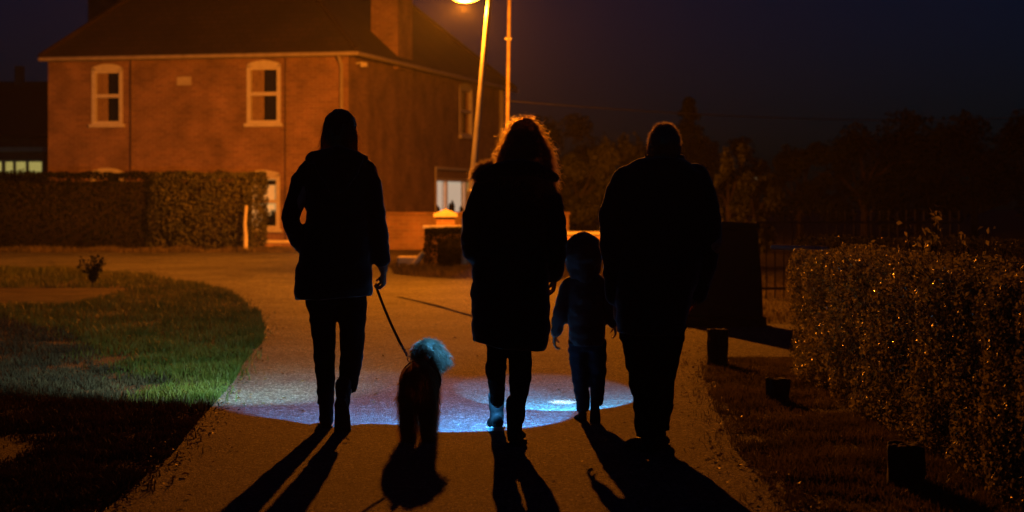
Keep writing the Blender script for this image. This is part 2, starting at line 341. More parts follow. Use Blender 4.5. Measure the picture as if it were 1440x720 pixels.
def surf_points(me, n, keep=None):
    """n random points and normals on a mesh"""
    me.calc_loop_triangles(); lt = me.loop_triangles
    vi = np.empty(len(lt)*3, dtype=np.int32); lt.foreach_get('vertices', vi); vi = vi.reshape(-1, 3)
    co = np.empty(len(me.vertices)*3); me.vertices.foreach_get('co', co); co = co.reshape(-1, 3)
    A, B, C = co[vi[:, 0]], co[vi[:, 1]], co[vi[:, 2]]; nn = np.cross(B-A, C-A); ar = np.linalg.norm(nn, axis=1)
    if keep is not None: ar = ar*keep((A+B+C)/3)
    k = RNG.choice(len(ar), n, p=ar/ar.sum()); u = RNG.random((n, 2)); w = u.sum(1) > 1; u[w] = 1-u[w]
    return A[k]+(B[k]-A[k])*u[:, :1]+(C[k]-A[k])*u[:, 1:], unit(nn[k])

# ------------------------------------------------------------------ camera, sky, haze
cam = bpy.data.cameras.new('camera'); co = link('camera', cam, None, (0, 0, HC)); co.rotation_euler = (R(90), 0, 0)
cam.sensor_width = 36; cam.lens = F/1440*36; cam.shift_y = -(360-CY)/1440; cam.clip_end = 2000
cam.dof.use_dof = True; cam.dof.focus_distance = 10.8; cam.dof.aperture_fstop = 3.2
SC.camera = co
w = bpy.data.worlds.new('World'); SC.world = w; w.use_nodes = True; nt = w.node_tree
sky = nt.nodes.new('ShaderNodeTexSky'); sky.sky_type = 'NISHITA'; sky.sun_disc = False
sky.sun_elevation = R(3); sky.sun_rotation = R(200); sky.air_density = 1.0; sky.ozone_density = 3
bg = nt.nodes['Background']; bg.inputs['Strength'].default_value = .0030
tint = nt.nodes.new('ShaderNodeMix'); tint.data_type = 'RGBA'; tint.blend_type = 'MULTIPLY'; tint.inputs[0].default_value = 1; tint.inputs[7].default_value = (.10, .85, 2.75, 1)
nt.links.new(sky.outputs[0], tint.inputs[6]); nt.links.new(tint.outputs[2], bg.inputs['Color'])
SC.view_settings.view_transform = 'Standard'; SC.view_settings.look = 'None'; SC.view_settings.gamma = 1; SC.view_settings.exposure = 0
SC.view_settings.use_curve_mapping = False
SC.render.engine = 'CYCLES'; cy = SC.cycles
cy.max_bounces = 5; cy.diffuse_bounces = 3; cy.glossy_bounces = 2; cy.transmission_bounces = 2; cy.volume_bounces = 0; cy.transparent_max_bounces = 10
cy.caustics_reflective = False; cy.caustics_refractive = False; cy.sample_clamp_indirect = 2; cy.use_denoising = True
hz = MB(); hz.bx(-60, 60, -8, 125, -1.2, 16)  # haze added to give the street lamp its glow
vm = bpy.data.materials.new('night_haze'); vm.use_nodes = True; vn = vm.node_tree
vn.nodes.remove(vn.nodes['Principled BSDF']); pv = vn.nodes.new('ShaderNodeVolumePrincipled')
pv.inputs['Color'].default_value = (.9, .9, .9, 1); pv.inputs['Density'].default_value = .00038; pv.inputs['Anisotropy'].default_value = .35
vn.links.new(pv.outputs[0], vn.nodes['Material Output'].inputs['Volume'])
tag(hz.build('haze', vm), 'thin haze added for the glow round the street lamp', None, kind='stuff')

# ------------------------------------------------------------------ ground and roads
def sheet(name, rows, m, dz, kind='structure', ny=1):
    """rows: (y, x0, x1); a strip that follows the ground, dz above it"""
    mb = MB(); nx = 12; vs = []; fs = []
    for y, a, b in rows:
        for i in range(nx+1):
            x = a+(b-a)*i/nx; vs.append((x, y, zg(x, y)+dz))
    for j in range(len(rows)-1):
        for i in range(nx): fs.append((j*(nx+1)+i, j*(nx+1)+i+1, (j+1)*(nx+1)+i+1, (j+1)*(nx+1)+i))
    mb.add(vs, fs); o = mb.build(name, m); o['kind'] = kind; return o
sheet('ground', [(y, -400, 400) for y in (-30, 0, 8, 12, 16, 18, 20, 22, 24, 26, 28, 30, 32, 34, 36, 38, 40, 42, 46, 60, 100, 200, 500)], M['soil'], 0)
XL = [(-8, -1.70), (8, -1.72), (10, -1.76), (11, -1.84), (12.5, -1.93), (14, -2.02), (16, -2.2), (18, -2.32), (20, -2.55), (22, -2.85), (25, -3.5), (28, -4.4), (31, -5.9), (33, -7.8), (34.5, -11), (36, -26), (41.2, -26)]
XR = [(-8, 1.32), (8, 1.22), (10, 1.22), (13, 1.38), (16, 1.6), (18, 1.9), (20, 2.0), (22, 1.8), (25, 1.4), (27, .9), (28.5, .1), (29.5, -.7), (30.2, -1.5), (31, -1.85), (33, -2.0), (36, -2.6), (39, -3.4), (41.2, -4.4)]
def interp(tab, y): return float(np.interp(y, [t[0] for t in tab], [t[1] for t in tab]))
ys = sorted(set([-8, 0, 4, 7]+[8+.5*i for i in range(67)]+[41.2]))
def wob(y, k): return .09*mnoise.noise(Vector((y*.9, k, 0)))+.06*mnoise.noise(Vector((y*3.1, k, 4)))
sheet('road', [(y, interp(XL, y)+wob(y, 1), interp(XR, y)+wob(y, 5)) for y in ys if y <= 41.2], M['asphalt'], .010)
sheet('driveway', [(y, 1.3, 14) for y in (16.4, 17, 18, 19, 20, 20.6)], M['asphalt'], .006)

def grass(name, label, n, area, hmin, hmax, wid, m, clump=1.0):
    """n blades inside area(); one object"""
    P = []
    while len(P) < n:
        q = area(n)
        P += [tuple(t) for t in q]
    P = np.array(P[:n]); x, y = P[:, 0], P[:, 1]
    z = np.array([zg(a, b) for a, b in zip(x, y)])
    den = np.array([mnoise.noise(Vector((a*1.7, b*1.2, 2)))+.6*mnoise.noise(Vector((a*5, b*4, 9))) for a, b in zip(x, y)])
    k = den > RNG.uniform(-.9, .25, len(x))*clump; x, y, z, den = x[k], y[k], z[k], den[k]; n = len(x)
    h = RNG.uniform(hmin, hmax, n)*(.75+.6*np.clip(den, -.5, .8)); an = RNG.uniform(0, 6.283, n); ln = RNG.uniform(.1, .75, n)*h; la = RNG.uniform(0, 6.283, n)
    wx, wy = np.cos(an)*wid, np.sin(an)*wid
    b0 = np.stack([x-wx, y-wy, z-.005], 1); b1 = np.stack([x+wx, y+wy, z-.005], 1)
    m0 = np.stack([x-wx*.7+np.cos(la)*ln*.35, y-wy*.7+np.sin(la)*ln*.35, z+h*.6], 1); m1 = np.stack([x+wx*.7+np.cos(la)*ln*.35, y+wy*.7+np.sin(la)*ln*.35, z+h*.6], 1)
    tp = np.stack([x+np.cos(la)*ln, y+np.sin(la)*ln, z+h*.95], 1)
    V = np.stack([b0, b1, m1, m0, tp], 1).reshape(-1, 3); i = np.arange(n)*5
    Fc = np.concatenate([np.stack([i, i+1, i+2], 1), np.stack([i, i+2, i+3], 1), np.stack([i+3, i+2, i+4], 1)])
    return tag(link(name, npmesh(name, V, Fc, m)), label, None, kind='stuff')
def left_area(n):
    y = 7.5+28*RNG.random(n)**1.5; x = np.array([interp(XL, t) for t in y])+.06+np.where(RNG.random(n) < .06, np.abs(RNG.normal(size=n))*.08, 0)-RNG.random(n)**1.2*np.minimum(10, y*.30)
    # a bare earth track cuts across the left side
    tr = (np.abs(y-(25.5+.0*x)) < 1.9) & (x < -5.2)
    k = (~tr) & (x > -(y*.262+.6)); return np.stack([x, y], 1)[k]
EDGE = [(11.9, -1.75), (12.5, -2.05), (14, -2.55), (17.1, -3.5), (18.4, -4.1), (21, -5.2), (23, -6.2), (26, -8.5), (30, -14), (40, -40)]  # border where the lit grass ends, drawn as a change of blade colour
def edge_side(q):
    return np.array([a-interp(EDGE, b)+.35*mnoise.noise(Vector((a*1.3, b*.9, 6)))+.15*mnoise.noise(Vector((a*4, b*3, 2))) for a, b in q])+RNG.normal(size=len(q))*.13
def left_lush(n):
    q = left_area(n); return q[(edge_side(q) > 0) & (q[:, 1] > 11.9)]
def left_dead(n):
    q = left_area(n); return q[(edge_side(q) < 0) | (q[:, 1] < 12.3) | (RNG.random(len(q)) < .06)]
grass('grass', 'green rough grass of the road corner', 60000, left_lush, .05, .12, .004, M['grass'])
grass('grass', 'dead grass and litter beside the road, shade in its dark colour', 80000, left_dead, .02, .075, .0045, M['litter'], .8)
def right_area(n):
    y = 7.6+8.6*RNG.random(n)**1.1; x = np.array([interp(XR, t) for t in y])-.10-np.where(RNG.random(n) < .10, np.abs(RNG.normal(size=n))*.14, 0)+RNG.random(n)**.8*(1.1); return np.stack([x, y], 1)
grass('grass', 'short brown grass at the foot of the right hedge', 60000, right_area, .02, .07, .003, M['dry_grass'], .9)
def far_area(n):
    y = 29.6+5*RNG.random(n); x = np.array([interp(XR, t) for t in y])+RNG.random(n)*5; return np.stack([x, y], 1)
grass('grass', 'rough verge before the garden wall', 22000, far_area, .04, .14, .006, M['dry_grass'])
def strip_area(n):
    y = 40.4+1.6*RNG.random(n); x = -14+9.5*RNG.random(n); return np.stack([x, y], 1)
grass('grass', 'rough grass along the far hedge', 16000, strip_area, .06, .18, .008, M['dry_grass'])
def back_area(n):
    y = 20.6+9*RNG.random(n); x = 2+RNG.random(n)*6; return np.stack([x, y], 1)
grass('grass', 'rough grass behind the driveway', 16000, back_area, .04, .12, .006, M['dry_grass'])

def strip(pts, w, m):
    mb = MB(); vs = []
    for i, (px, py) in enumerate(pts):
        Y = 3500/(py-CY); Y = (HC-zg(0, Y))*F/(py-CY); p = Vector(((px-CX)/F*Y, Y)); q = pts[min(i+1, len(pts)-1)]; o = pts[max(0, i-1)]
        ww = w*(.6+.8*random.random()); vs += [(p.x-ww, p.y, zg(0, Y)+.014), (p.x+ww, p.y+ww, zg(0, Y)+.014)]
    mb.add(vs, [(2*i, 2*i+1, 2*i+3, 2*i+2) for i in range(len(pts)-1)]); o = mb.build('road_repair', m); o['kind'] = 'structure'
M['tar'] = mat('tar', (.022, .022, .021), 1, 0, noise=(14, (.03, .03, .028)), bump=(70, .5, .004))
strip([(560, 413), (585, 420), (612, 428), (640, 437), (668, 446), (700, 458), (735, 474)], .035, M['tar'])
# fallen leaves gathered at the edges of the road
n = 1500; yy = 7.6+22*RNG.random(n)**1.6; sd_ = RNG.random(n) < .5
xx = np.where(sd_, [interp(XL, t) for t in yy]+np.abs(RNG.normal(size=n))*.16-.05, [interp(XR, t) for t in yy]-np.abs(RNG.normal(size=n))*.16+.05)
k_ = RNG.random(n) < .10; xx = np.where(k_, RNG.uniform(-1.7, 1.2, n), xx)
V, Fc = leaf_arrays(np.stack([xx, yy, np.array([zg(0, t) for t in yy])+.022], 1), unit(np.array([0, 0, 1.0])+RNG.normal(size=(n, 3))*.25), RNG.uniform(.018, .045, n), .6)
M['dead_leaf'] = mat('dead_leaf', (.10, .055, .02), .6, .3, noise=(3, (.20, .12, .04)), trans=.2)
tag(link('fallen_leaves', npmesh('fallen_leaves', V, Fc, M['dead_leaf'])), 'fallen leaves scattered along the road edges', None, kind='stuff')

# ------------------------------------------------------------------ hedges, shrubs, trees
def hedge(name, label, x0, x1, y0, y1, z0, h, nleaf, size, mleaf, seed, rag=.05, endr=.35, group=None):
    """clipped hedge: a dark twiggy core with leaves all over its skin"""
    mb = MB(); nx = max(3, int((x1-x0)/.35)); ny = max(3, int((y1-y0)/.35)); nz = 5
    ins = .14
    mb.bx(x0+ins+endr*.3, x1-ins-endr*.3, y0+ins+endr*.3, y1-ins-endr*.3, -.02, h-ins)
    n = nleaf
    A = [(x1-x0)*h, (x1-x0)*h, (y1-y0)*h, (y1-y0)*h, (x1-x0)*(y1-y0)]
    side = RNG.choice(5, n, p=np.array(A)/sum(A)); u, v = RNG.random(n), RNG.random(n)
    X = x0+(x1-x0)*u; Y = y0+(y1-y0)*u; X2 = x0+(x1-x0)*u; Z = h*v**.9; Y2 = y0+(y1-y0)*v
    pos = np.select([(side == k)[:, None] for k in range(5)], [np.stack([X, np.full(n, y0), Z], 1), np.stack([X, np.full(n, y1), Z], 1), np.stack([np.full(n, x0), Y, Z], 1), np.stack([np.full(n, x1), Y, Z], 1), np.stack([X, Y2, np.full(n, h)], 1)])
    nr = np.array([(0, -1, 0), (0, 1, 0), (-1, 0, 0), (1, 0, 0), (0, 0, 1)], float)[side]
    # rounded corners: pull points towards the inner box and push out by the corner radius
    lo = np.array([x0+endr, y0+endr, -9]); hi = np.array([x1-endr, y1-endr, h-endr*.6]); c = np.clip(pos, lo, hi); dv = pos-c
    L = np.linalg.norm(dv, axis=1); dirn = np.where(L[:, None] > 1e-6, dv/np.maximum(L, 1e-6)[:, None], nr)
    pos = c+dirn*np.minimum(L, endr)[:, None]
    lump = np.array([mnoise.noise(Vector((p[0]*2.1+seed, p[1]*2.1, p[2]*2.6)))+.6*mnoise.noise(Vector((p[0]*6+seed, p[1]*6, p[2]*5))) for p in pos])
    pos = pos+dirn*(rag*lump-RNG.random(n)**1.5*.11+.05)[:, None]
    ln = unit(dirn+RNG.normal(size=(n, 3))*.75)
    V, Fc = leaf_arrays(pos, ln, size*RNG.uniform(.6, 1.3, n))
    # twigs that stick out
    nt_ = nleaf//60; k = RNG.choice(n, nt_)
    SV, SF = strand_arrays(pos[k], unit(dirn[k]+RNG.normal(size=(nt_, 3))*.4+np.array([0, 0, .5])), RNG.uniform(.04, .12, nt_), .0025, np.zeros((nt_, 3)))
    V2, F2, mi = merge_mb(mb, V, Fc)
    wet = (RNG.random(len(V)//4) < .16).astype(int); mi[-len(Fc):] = 1+np.concatenate([wet, wet]); mi = np.concatenate([mi, np.zeros(len(SF))]); F2 = np.concatenate([F2, SF+len(V2)]); V2 = np.concatenate([V2, SV])
    o = link(name, npmesh(name, V2, F2, [M['core'], mleaf, M['leaf_wet'] if mleaf is M['leaf'] else mleaf], mi), None, (0, 0, z0)); return tag(o, label, 'hedge', group)
hedge('hedge', 'long leafy clipped hedge along the right verge, leaves glinting orange', 2.10, 2.78, 6.6, 14.9, 0, .89, 100000, .026, M['leaf'], 3, .06, .22)
hedge('hedge', 'low dark hedge returning behind the end of the glinting right hedge', 2.3, 6.5, 15.6, 16.4, 0, .96, 20000, .03, M['leaf_mid'], 9, .05, .3)
hedge('hedge', 'long dark hedge before the brick house, left of the lit one', -14.5, -6.7, 41.6, 43.0, .3, 1.61, 24000, .06, M['leaf_dark'], 5, .07, .25)  # unlit stretch of the hedge, its shade held in the darker leaves
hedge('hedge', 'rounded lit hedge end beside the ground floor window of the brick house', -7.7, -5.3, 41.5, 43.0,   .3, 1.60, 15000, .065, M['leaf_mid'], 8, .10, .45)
hedge('hedge', 'small square box hedge before the white topped garden wall', -1.42, -.55, 33.0, 33.6, zg(0, 33), .63, 5000, .04, M['leaf_dark'], 2, .03, .12)

def tree(name, label, x, y, h, rx, rz, zc, n, size, mleaf, cat='tree', lobes=9, trunk=.09, group=None, cone=False, stem=None):
    z = zg(x, y); root = empty(name, (x, y, z), label, cat, 0, group)
    t = MB(); top = zc if not cone else h*.97
    bend = [(.06*h*mnoise.noise(Vector((x, k*.7, y)))*(k/5), .05*h*mnoise.noise(Vector((y, k*.7, x)))*(k/5), top*k/5) for k in range(6)]
    bend[0] = (0, 0, -.1); t.tube(bend, [trunk*(1.25-.2*k)*(1 if not cone else 1) if k < 5 else trunk*.25 for k in range(6)], 9)
    L = []
    if cone:
        for k in range(lobes):
            f = k/(lobes-1); zz = h*(.12+.84*f); rr = rx*(1-f)**.9+.08
            for q in range(max(3, int(7*(1-f)+2))):
                a = q*2.4+k*1.3; e = Vector((math.cos(a)*rr, math.sin(a)*rr, zz-rr*.25)); t.tube([(0, 0, zz), e*.6+Vector((0, 0, zz*.4+.02)), e], [trunk*.25*(1-f)+.008, .008, .004], 5); L.append((e*.75+Vector((0, 0, zz*.25)), (rr*.6+.12, rr*.6+.12, .30)))
    else:
        for k in range(lobes):
            a = k*2.399; f = (k+.5)/lobes; rr = rx*(.35+.55*random.random()); e = Vector((math.cos(a)*rr, math.sin(a)*rr, zc+rz*(1.7*f-.85)))
            s0 = Vector(bend[min(4, 2+k % 3)]); t.tube([s0, (s0+e)/2+Vector((0, 0, .08*h)), e], [trunk*.4, trunk*.22, .01], 6)
            L.append((e, (rx*random.uniform(.28, .5), rx*random.uniform(.28, .5), rz*random.uniform(.28, .46))))
    t.build('trunk', M['bark'], root, smooth=True)
    k = RNG.integers(0, len(L), n); C = np.array([l[0][:] for l in L])[k]; Rr = np.array([l[1] for l in L])[k]
    d = unit(RNG.normal(size=(n, 3))); rad = RNG.random(n)**.45
    pos = C+d*Rr*rad[:, None]
    keep = np.array([mnoise.noise(Vector((p[0]*2.2+x, p[1]*2.2, p[2]*2.2))) for p in pos]) > -.22; pos, d = pos[keep], d[keep]; n = len(pos)
    V, Fc = leaf_arrays(pos, unit(d*.8+RNG.normal(size=(n, 3))*.8+np.array([0, 0, .3])), size*RNG.uniform(.6, 1.4, n), .6)
    link('crown', npmesh('crown', V, Fc, mleaf), root); return root
def P(px, Y): return (px-CX)/F*Y
# lit shrubs beyond the people, then the dark trees of the right side
TR = [('shrub', 'rounded orange lit shrub seen between the curly haired woman and the man', 815, 47, 2.5, 1.0, 1.0, 1.25, 6000, .10, 'leaf_far', 'shrub'),
      ('shrub', 'taller lit shrub close to the left shoulder of the man', 862, 50, 3.0, .9, 1.2, 1.6, 5000, .10, 'leaf_far', 'shrub'),
      ('shrub', 'upright orange lit shrub seen just right of the shoulder of the man', 1028, 42, 2.25, .45, 1.0, 1.2, 5000, .09, 'leaf_far', 'shrub'),
      ('shrub', 'lit bushy shrub above the dark street cabinet', 1062, 40, 1.75, .5, .8, .95, 4000, .09, 'leaf_far', 'shrub'),
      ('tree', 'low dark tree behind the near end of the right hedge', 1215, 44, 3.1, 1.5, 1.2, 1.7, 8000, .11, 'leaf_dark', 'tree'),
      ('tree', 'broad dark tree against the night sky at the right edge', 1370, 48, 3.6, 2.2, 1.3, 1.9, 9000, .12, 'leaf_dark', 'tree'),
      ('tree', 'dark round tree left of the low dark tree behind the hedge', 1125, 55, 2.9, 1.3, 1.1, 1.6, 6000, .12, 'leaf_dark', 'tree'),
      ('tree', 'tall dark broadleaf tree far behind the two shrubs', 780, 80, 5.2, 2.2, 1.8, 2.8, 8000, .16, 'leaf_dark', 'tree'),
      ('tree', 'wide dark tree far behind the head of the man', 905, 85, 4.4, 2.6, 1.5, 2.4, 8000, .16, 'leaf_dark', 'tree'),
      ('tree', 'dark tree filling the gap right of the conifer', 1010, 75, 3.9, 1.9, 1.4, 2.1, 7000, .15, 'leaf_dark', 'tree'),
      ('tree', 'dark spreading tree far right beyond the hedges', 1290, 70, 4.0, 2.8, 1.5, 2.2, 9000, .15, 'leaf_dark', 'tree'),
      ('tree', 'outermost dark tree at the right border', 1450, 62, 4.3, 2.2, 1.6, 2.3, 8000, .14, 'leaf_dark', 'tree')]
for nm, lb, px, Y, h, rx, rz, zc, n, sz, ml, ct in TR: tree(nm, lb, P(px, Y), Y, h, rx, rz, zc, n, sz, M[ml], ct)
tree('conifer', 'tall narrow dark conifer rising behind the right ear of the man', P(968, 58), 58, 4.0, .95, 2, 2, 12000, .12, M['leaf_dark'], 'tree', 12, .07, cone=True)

def sprig(label, x, y, z0, h, spread, stems, seed, m='leaf', name='garden_shrub', size=.05, group=None):
    rs = random.Random(seed); mb = MB(); pos = []; nr = []
    root = empty(name, (x, y, z0), label, 'shrub', 0, group)
    for k in range(stems):
        a = rs.uniform(0, 6.28); q = rs.uniform(.2, 1)*spread; hh = h*rs.uniform(.6, 1)
        pts = [Vector((math.cos(a)*q*t*t, math.sin(a)*q*t*t, hh*t)) for t in (0, .35, .7, 1)]
        mb.tube(pts, [.006, .005, .004, .002], 5)
        for i in range(34):
            t = rs.uniform(.25, 1.03); p = Vector((math.cos(a)*q*t*t, math.sin(a)*q*t*t, hh*t)); d = Vector((rs.gauss(0, 1), rs.gauss(0, 1), rs.gauss(.2, .6))).normalized()
            pos.append(p+d*rs.uniform(.01, .05)); nr.append(d)
    mb.build('stem', M['bark'], root, smooth=True)
    n = len(pos); V, Fc = leaf_arrays(np.array([p[:] for p in pos]), unit(np.array([q[:] for q in nr])+RNG.normal(size=(n, 3))*.5), size*RNG.uniform(.6, 1.4, n))
    link('foliage', npmesh('foliage', V, Fc, M[m]), root); return root
sprig('leafy shrub topping the right hedge, tallest of the garden shrubs', P(1303, 13.0), 13.0, 0, 1.24, .16, 9, 1)
sprig('lower leafy shrub left of the tallest garden shrub over the hedge', P(1268, 13.4), 13.4, 0, 1.12, .20, 9, 2)
sprig('thin leafy shrub behind the right hedge nearest the photo border', P(1366, 12.6), 12.6, 0, 1.13, .14, 8, 3)
sprig('dark weed clump standing at the end of the bare track', P(130, 28), 28, zg(0, 28), .42, .22, 16, 4, 'leaf_dark', 'weed', .05)

# ------------------------------------------------------------------ brick house
HCN = Vector((-3.97, 48.3, zg(0, 48.3))); HU = Vector((.971, -.239, 0)).normalized(); HV = Vector((.239, .971, 0)).normalized()
HW, HD, HE = 7.96, 15.6, 4.88
house = empty('brick_house', HCN, 'two storey brick house lit orange by the street lamp', 'house', math.atan2(HU.y, HU.x))
def fx(px, py):                                  # photo point on the front wall -> (x, z) in the house's own space
    k = (px-CX)/F; t = (HCN.x*HU.y-HCN.y*HU.x)/(k*HU.y-HU.x); p = Vector((k*t, t, 0)); s = (p-Vector((HCN.x, HCN.y, 0))).dot(HU)
    return s, HC-(py-CY)/F*t-HCN.z
def sy(px, py):
    k = (px-CX)/F; t = (HCN.x*HV.y-HCN.y*HV.x)/(k*HV.y-HV.x); p = Vector((k*t, t, 0)); s = (p-Vector((HCN.x, HCN.y, 0))).dot(HV)
    return s, HC-(py-CY)/F*t-HCN.z
def wall(mb, a0, a1, z1, holes, th, put):
    """wall panel with rectangular holes; put(a, depth, z) gives the point"""
    A = sorted({a0, a1, *[h[0] for h in holes], *[h[1] for h in holes]}); Z = sorted({-.3, z1, *[h[2] for h in holes], *[h[3] for h in holes]})
    for i in range(len(A)-1):
        for j in range(len(Z)-1):
            ca, cz = (A[i]+A[i+1])/2, (Z[j]+Z[j+1])/2
            if any(h[0] < ca < h[1] and h[2] < cz < h[3] for h in holes): continue
            q = [(A[i], Z[j]), (A[i+1], Z[j]), (A[i+1], Z[j+1]), (A[i], Z[j+1])]
            mb.add([put(a, 0, z) for a, z in q], [(0, 1, 2, 3)])
    for h in holes:
        q = [(h[0], h[2]), (h[1], h[2]), (h[1], h[3]), (h[0], h[3])]
        for k in range(4):
            (a, z), (b, y) = q[k], q[(k+1) % 4]; mb.add([put(a, 0, z), put(b, 0, y), put(b, th, y), put(a, th, z)], [(0, 1, 2, 3)])
FW = {}
for nm, (p0, p1, y0, y1) in dict(ul=(130, 172, 96, 178), ur=(348, 394, 91, 177), ll=(128, 173, 242, 322), lr=(346, 393, 245, 325)).items():
    a, zt = fx(p0, y0); b, _ = fx(p1, y0); _, zb = fx(p0, y1); FW[nm] = (a, b, zb, zt)
SW = {}
for nm, (p0, p1, y0, y1) in dict(up=(646, 664, 122, 194), low=(612, 668, 236, 302)).items():
    a, zt = sy((p0+p1)/2, y0); _, zb = sy((p0+p1)/2, y1); a = sy(p0, y0)[0]; b = sy(p1, y0)[0]; SW[nm] = (a, b, zb, zt)
mb = MB()
wall(mb, -HW, 0, HE, list(FW.values()), .22, lambda a, d, z: (a, d, z))
wall(mb, 0, HD, HE, list(SW.values()), .22, lambda a, d, z: (-d, a, z))
mb.add([(-HW, 0, -.3), (-HW, HD, -.3), (-HW, HD, HE), (-HW, 0, HE), (0, HD, -.3), (0, HD, HE)], [(0, 1, 2, 3), (1, 4, 5, 2)])
mb.build('wall', M['brick'], house)
def sash_window(a, b, z0, z1, front=True, inner='dark'):
    """painted sash window with an arched head; a..b along the wall"""
    pt = (lambda u, d, z: Vector((u, d, z))) if front else (lambda u, d, z: Vector((-d, u, z)))
    dv = Vector((0, 1, 0)) if front else Vector((-1, 0, 0))
    fr = MB(); t = .085; rise = .10
    def bar(u0, u1, d0, d1, w0, w1):
        p, q = pt(u0, d0, w0), pt(u1, d1, w1); fr.bx(min(p.x, q.x), max(p.x, q.x), min(p.y, q.y), max(p.y, q.y), min(p.z, q.z), max(p.z, q.z))
    bar(a-.015, a+t, -.02, .09, z0+.06, z1); bar(b-t, b+.015, -.02, .09, z0+.06, z1)
    arc = [pt(b+.015-(b-a+.03)*k/10, -.02, z1+.004+rise*math.sin(math.pi*k/10)**.8) for k in range(11)]
    fr.poly([pt(a-.015, -.02, z1-.07), pt(b+.015, -.02, z1-.07)]+arc, None, dv*.11)
    zm = (z0+z1)/2+.03
    bar(a+t+.001, b-t-.001, .0, .07, zm-.045, zm+.045); bar(a+t+.001, b-t-.001, .02, .08, z1-.13, z1-.071); bar(a+t+.001, b-t-.001, .0, .07, z0+.061, z0+.13)
    w = fr.build('window', M['white'], house)
    sl = MB(); p, q = pt(a-.07, -.09, z0-.03), pt(b+.07, .1, z0+.058); sl.bx(min(p.x, q.x), max(p.x, q.x), min(p.y, q.y), max(p.y, q.y), p.z, q.z); sl.build('sill', M['white'], w, bevel=.01)
    def pane(u0, u1, w0, w1, d, m, nm, th=.012):
        g = MB(); p, q = pt(u0, d, w0), pt(u1, d+th, w1); g.bx(min(p.x, q.x), max(p.x, q.x), min(p.y, q.y), max(p.y, q.y), p.z, q.z); return g.build(nm, M[m], w)
    if inner == 'dark':
        cu = MB()
        for zz0, zz1 in ((z0+.13, zm-.046), (zm+.046, z1-.131)):
            n = 14; x0, x1 = a+t+.002, a+t+(b-a-2*t)*.45
            lp = [pt(x0+(x1-x0)*k/n, .10+.014*math.sin(k*1.9), zz0) for k in range(n+1)]
            cu.add(lp+[p+Vector((0, 0, zz1-zz0)) for p in lp], [(k, k+1, n+2+k, n+1+k) for k in range(n)])
        cu.build('curtain', M['curtain'], w)
        pane(a+t, b-t, z0+.1, z1-.1, .17, 'glass', 'pane')
    else:
        pane(a+t, b-t, zm, z1-.1, .12, 'lit_blind', 'blind'); pane(a+t, b-t, z0+.1, zm-.001, .15, 'lit_room', 'pane')
        rr = pane(a+t+.03, b-t-.03, z1-.26, z1-.15, .085, 'room', 'blind_roller')
        pl = MB(); rs = random.Random(3)
        for k in range(16):
            x = a+(b-a)*rs.uniform(.42, .86); zz = z0+.13; hh = rs.uniform(.14, .4)
            pl.tube([pt(x, .1, zz), pt(x+rs.uniform(-.05, .05), .1, zz+hh*.6), pt(x+rs.uniform(-.1, .1), .09, zz+hh)], [.02, .03, .012], 6)
        pl.build('pot_plant', M['leaf_dark'], w)
    return w
sash_window(*FW['ul']); sash_window(*FW['ur']); sash_window(*FW['ll']); sash_window(*FW['lr'], inner='lit'); sash_window(*SW['up'], front=False)
# wide lit casement on the side wall
a, b, z0, z1 = SW['low']
fr = MB(); zh = z1-.36
for u0, u1, w0, w1 in ((a, a+.12, z0, z1), (b-.12, b, z0, z1), (a+.121, b-.121, z1-.07, z1), (a+.121, b-.121, zh-.04, zh+.04), (a+.121, b-.121, z0, z0+.09)): fr.bx(-.07, .02, u0, u1, w0, w1)
cuts = [a+(b-a)*f for f in (.27, .74)]
for c in cuts: fr.bx(-.066, .016, c-.06, c+.06, z0+.091, zh-.041)
wl = fr.build('window', M['white'], house); wl['label'] = 'wide lit casement window'
sl = MB(); sl.bx(-.05, .1, a-.1, b+.1, z0-.07, z0-.003); sl.build('sill', M['white'], wl)
for i, (u0, u1) in enumerate(((a+.121, cuts[0]-.061), (cuts[0]+.061, cuts[1]-.061), (cuts[1]+.061, b-.121))):
    g = MB(); g.bx(-.12, -.11, u0, u1, z0+.09, zh-.04); g.build('pane', M['lit_net' if i < 2 else 'lit_net_dim'], wl)
g = MB(); g.bx(-.12, -.11, a+.12, b-.12, zh+.04, z1-.07); g.build('blind', M['curtain'], wl)
for k, (u, hh) in enumerate(((.12, .16), (.42, .22), (.48, .30), (.7, .14))): g = MB(); c = a+(b-a)*u; g.tube([(-.085, c, z0+.09), (-.085, c, z0+.09+hh*.6), (-.085, c, z0+.09+hh)], [.07, .08, .03], 8); g.build('ornament', M['room'], wl)
# roof with hips, gutters, downpipes, chimney
ov = .28; hipx = HW/2; rz_ = 3.72; e = HE+.02; ow = .06; A0 = (-HW-ow, -ov, e-.20); B0 = (ov, -ov, e-.20); C0 = (ov, HD+ov, e-.20); D0 = (-HW-ow, HD+ov, e-.20); E0 = (-hipx, hipx, e+rz_); G0 = (-hipx, HD-hipx, e+rz_)
me = bpy.data.meshes.new('roof'); me.from_pydata([A0, B0, C0, D0, E0, G0, (A0[0], A0[1], e-.26), (B0[0], B0[1], e-.26), (C0[0], C0[1], e-.26), (D0[0], D0[1], e-.26)], [], [(0, 1, 4), (1, 2, 5, 4), (2, 3, 5), (3, 0, 4, 5), (9, 8, 7, 6), (6, 7, 1, 0), (7, 8, 2, 1), (8, 9, 3, 2), (9, 6, 0, 3)])
uv = me.uv_layers.new(name='UVMap'); sl_ = math.hypot(1, rz_/hipx)
for p in me.polygons:
    for li in p.loop_indices:
        v = me.vertices[me.loops[li].vertex_index].co; uv.data[li].uv = (v.x, v.y*sl_) if abs(p.normal.y) > abs(p.normal.x) else (v.y, v.x*sl_)
me.materials.append(M['tiles']); roof = link('roof', me, house)
hp = MB()
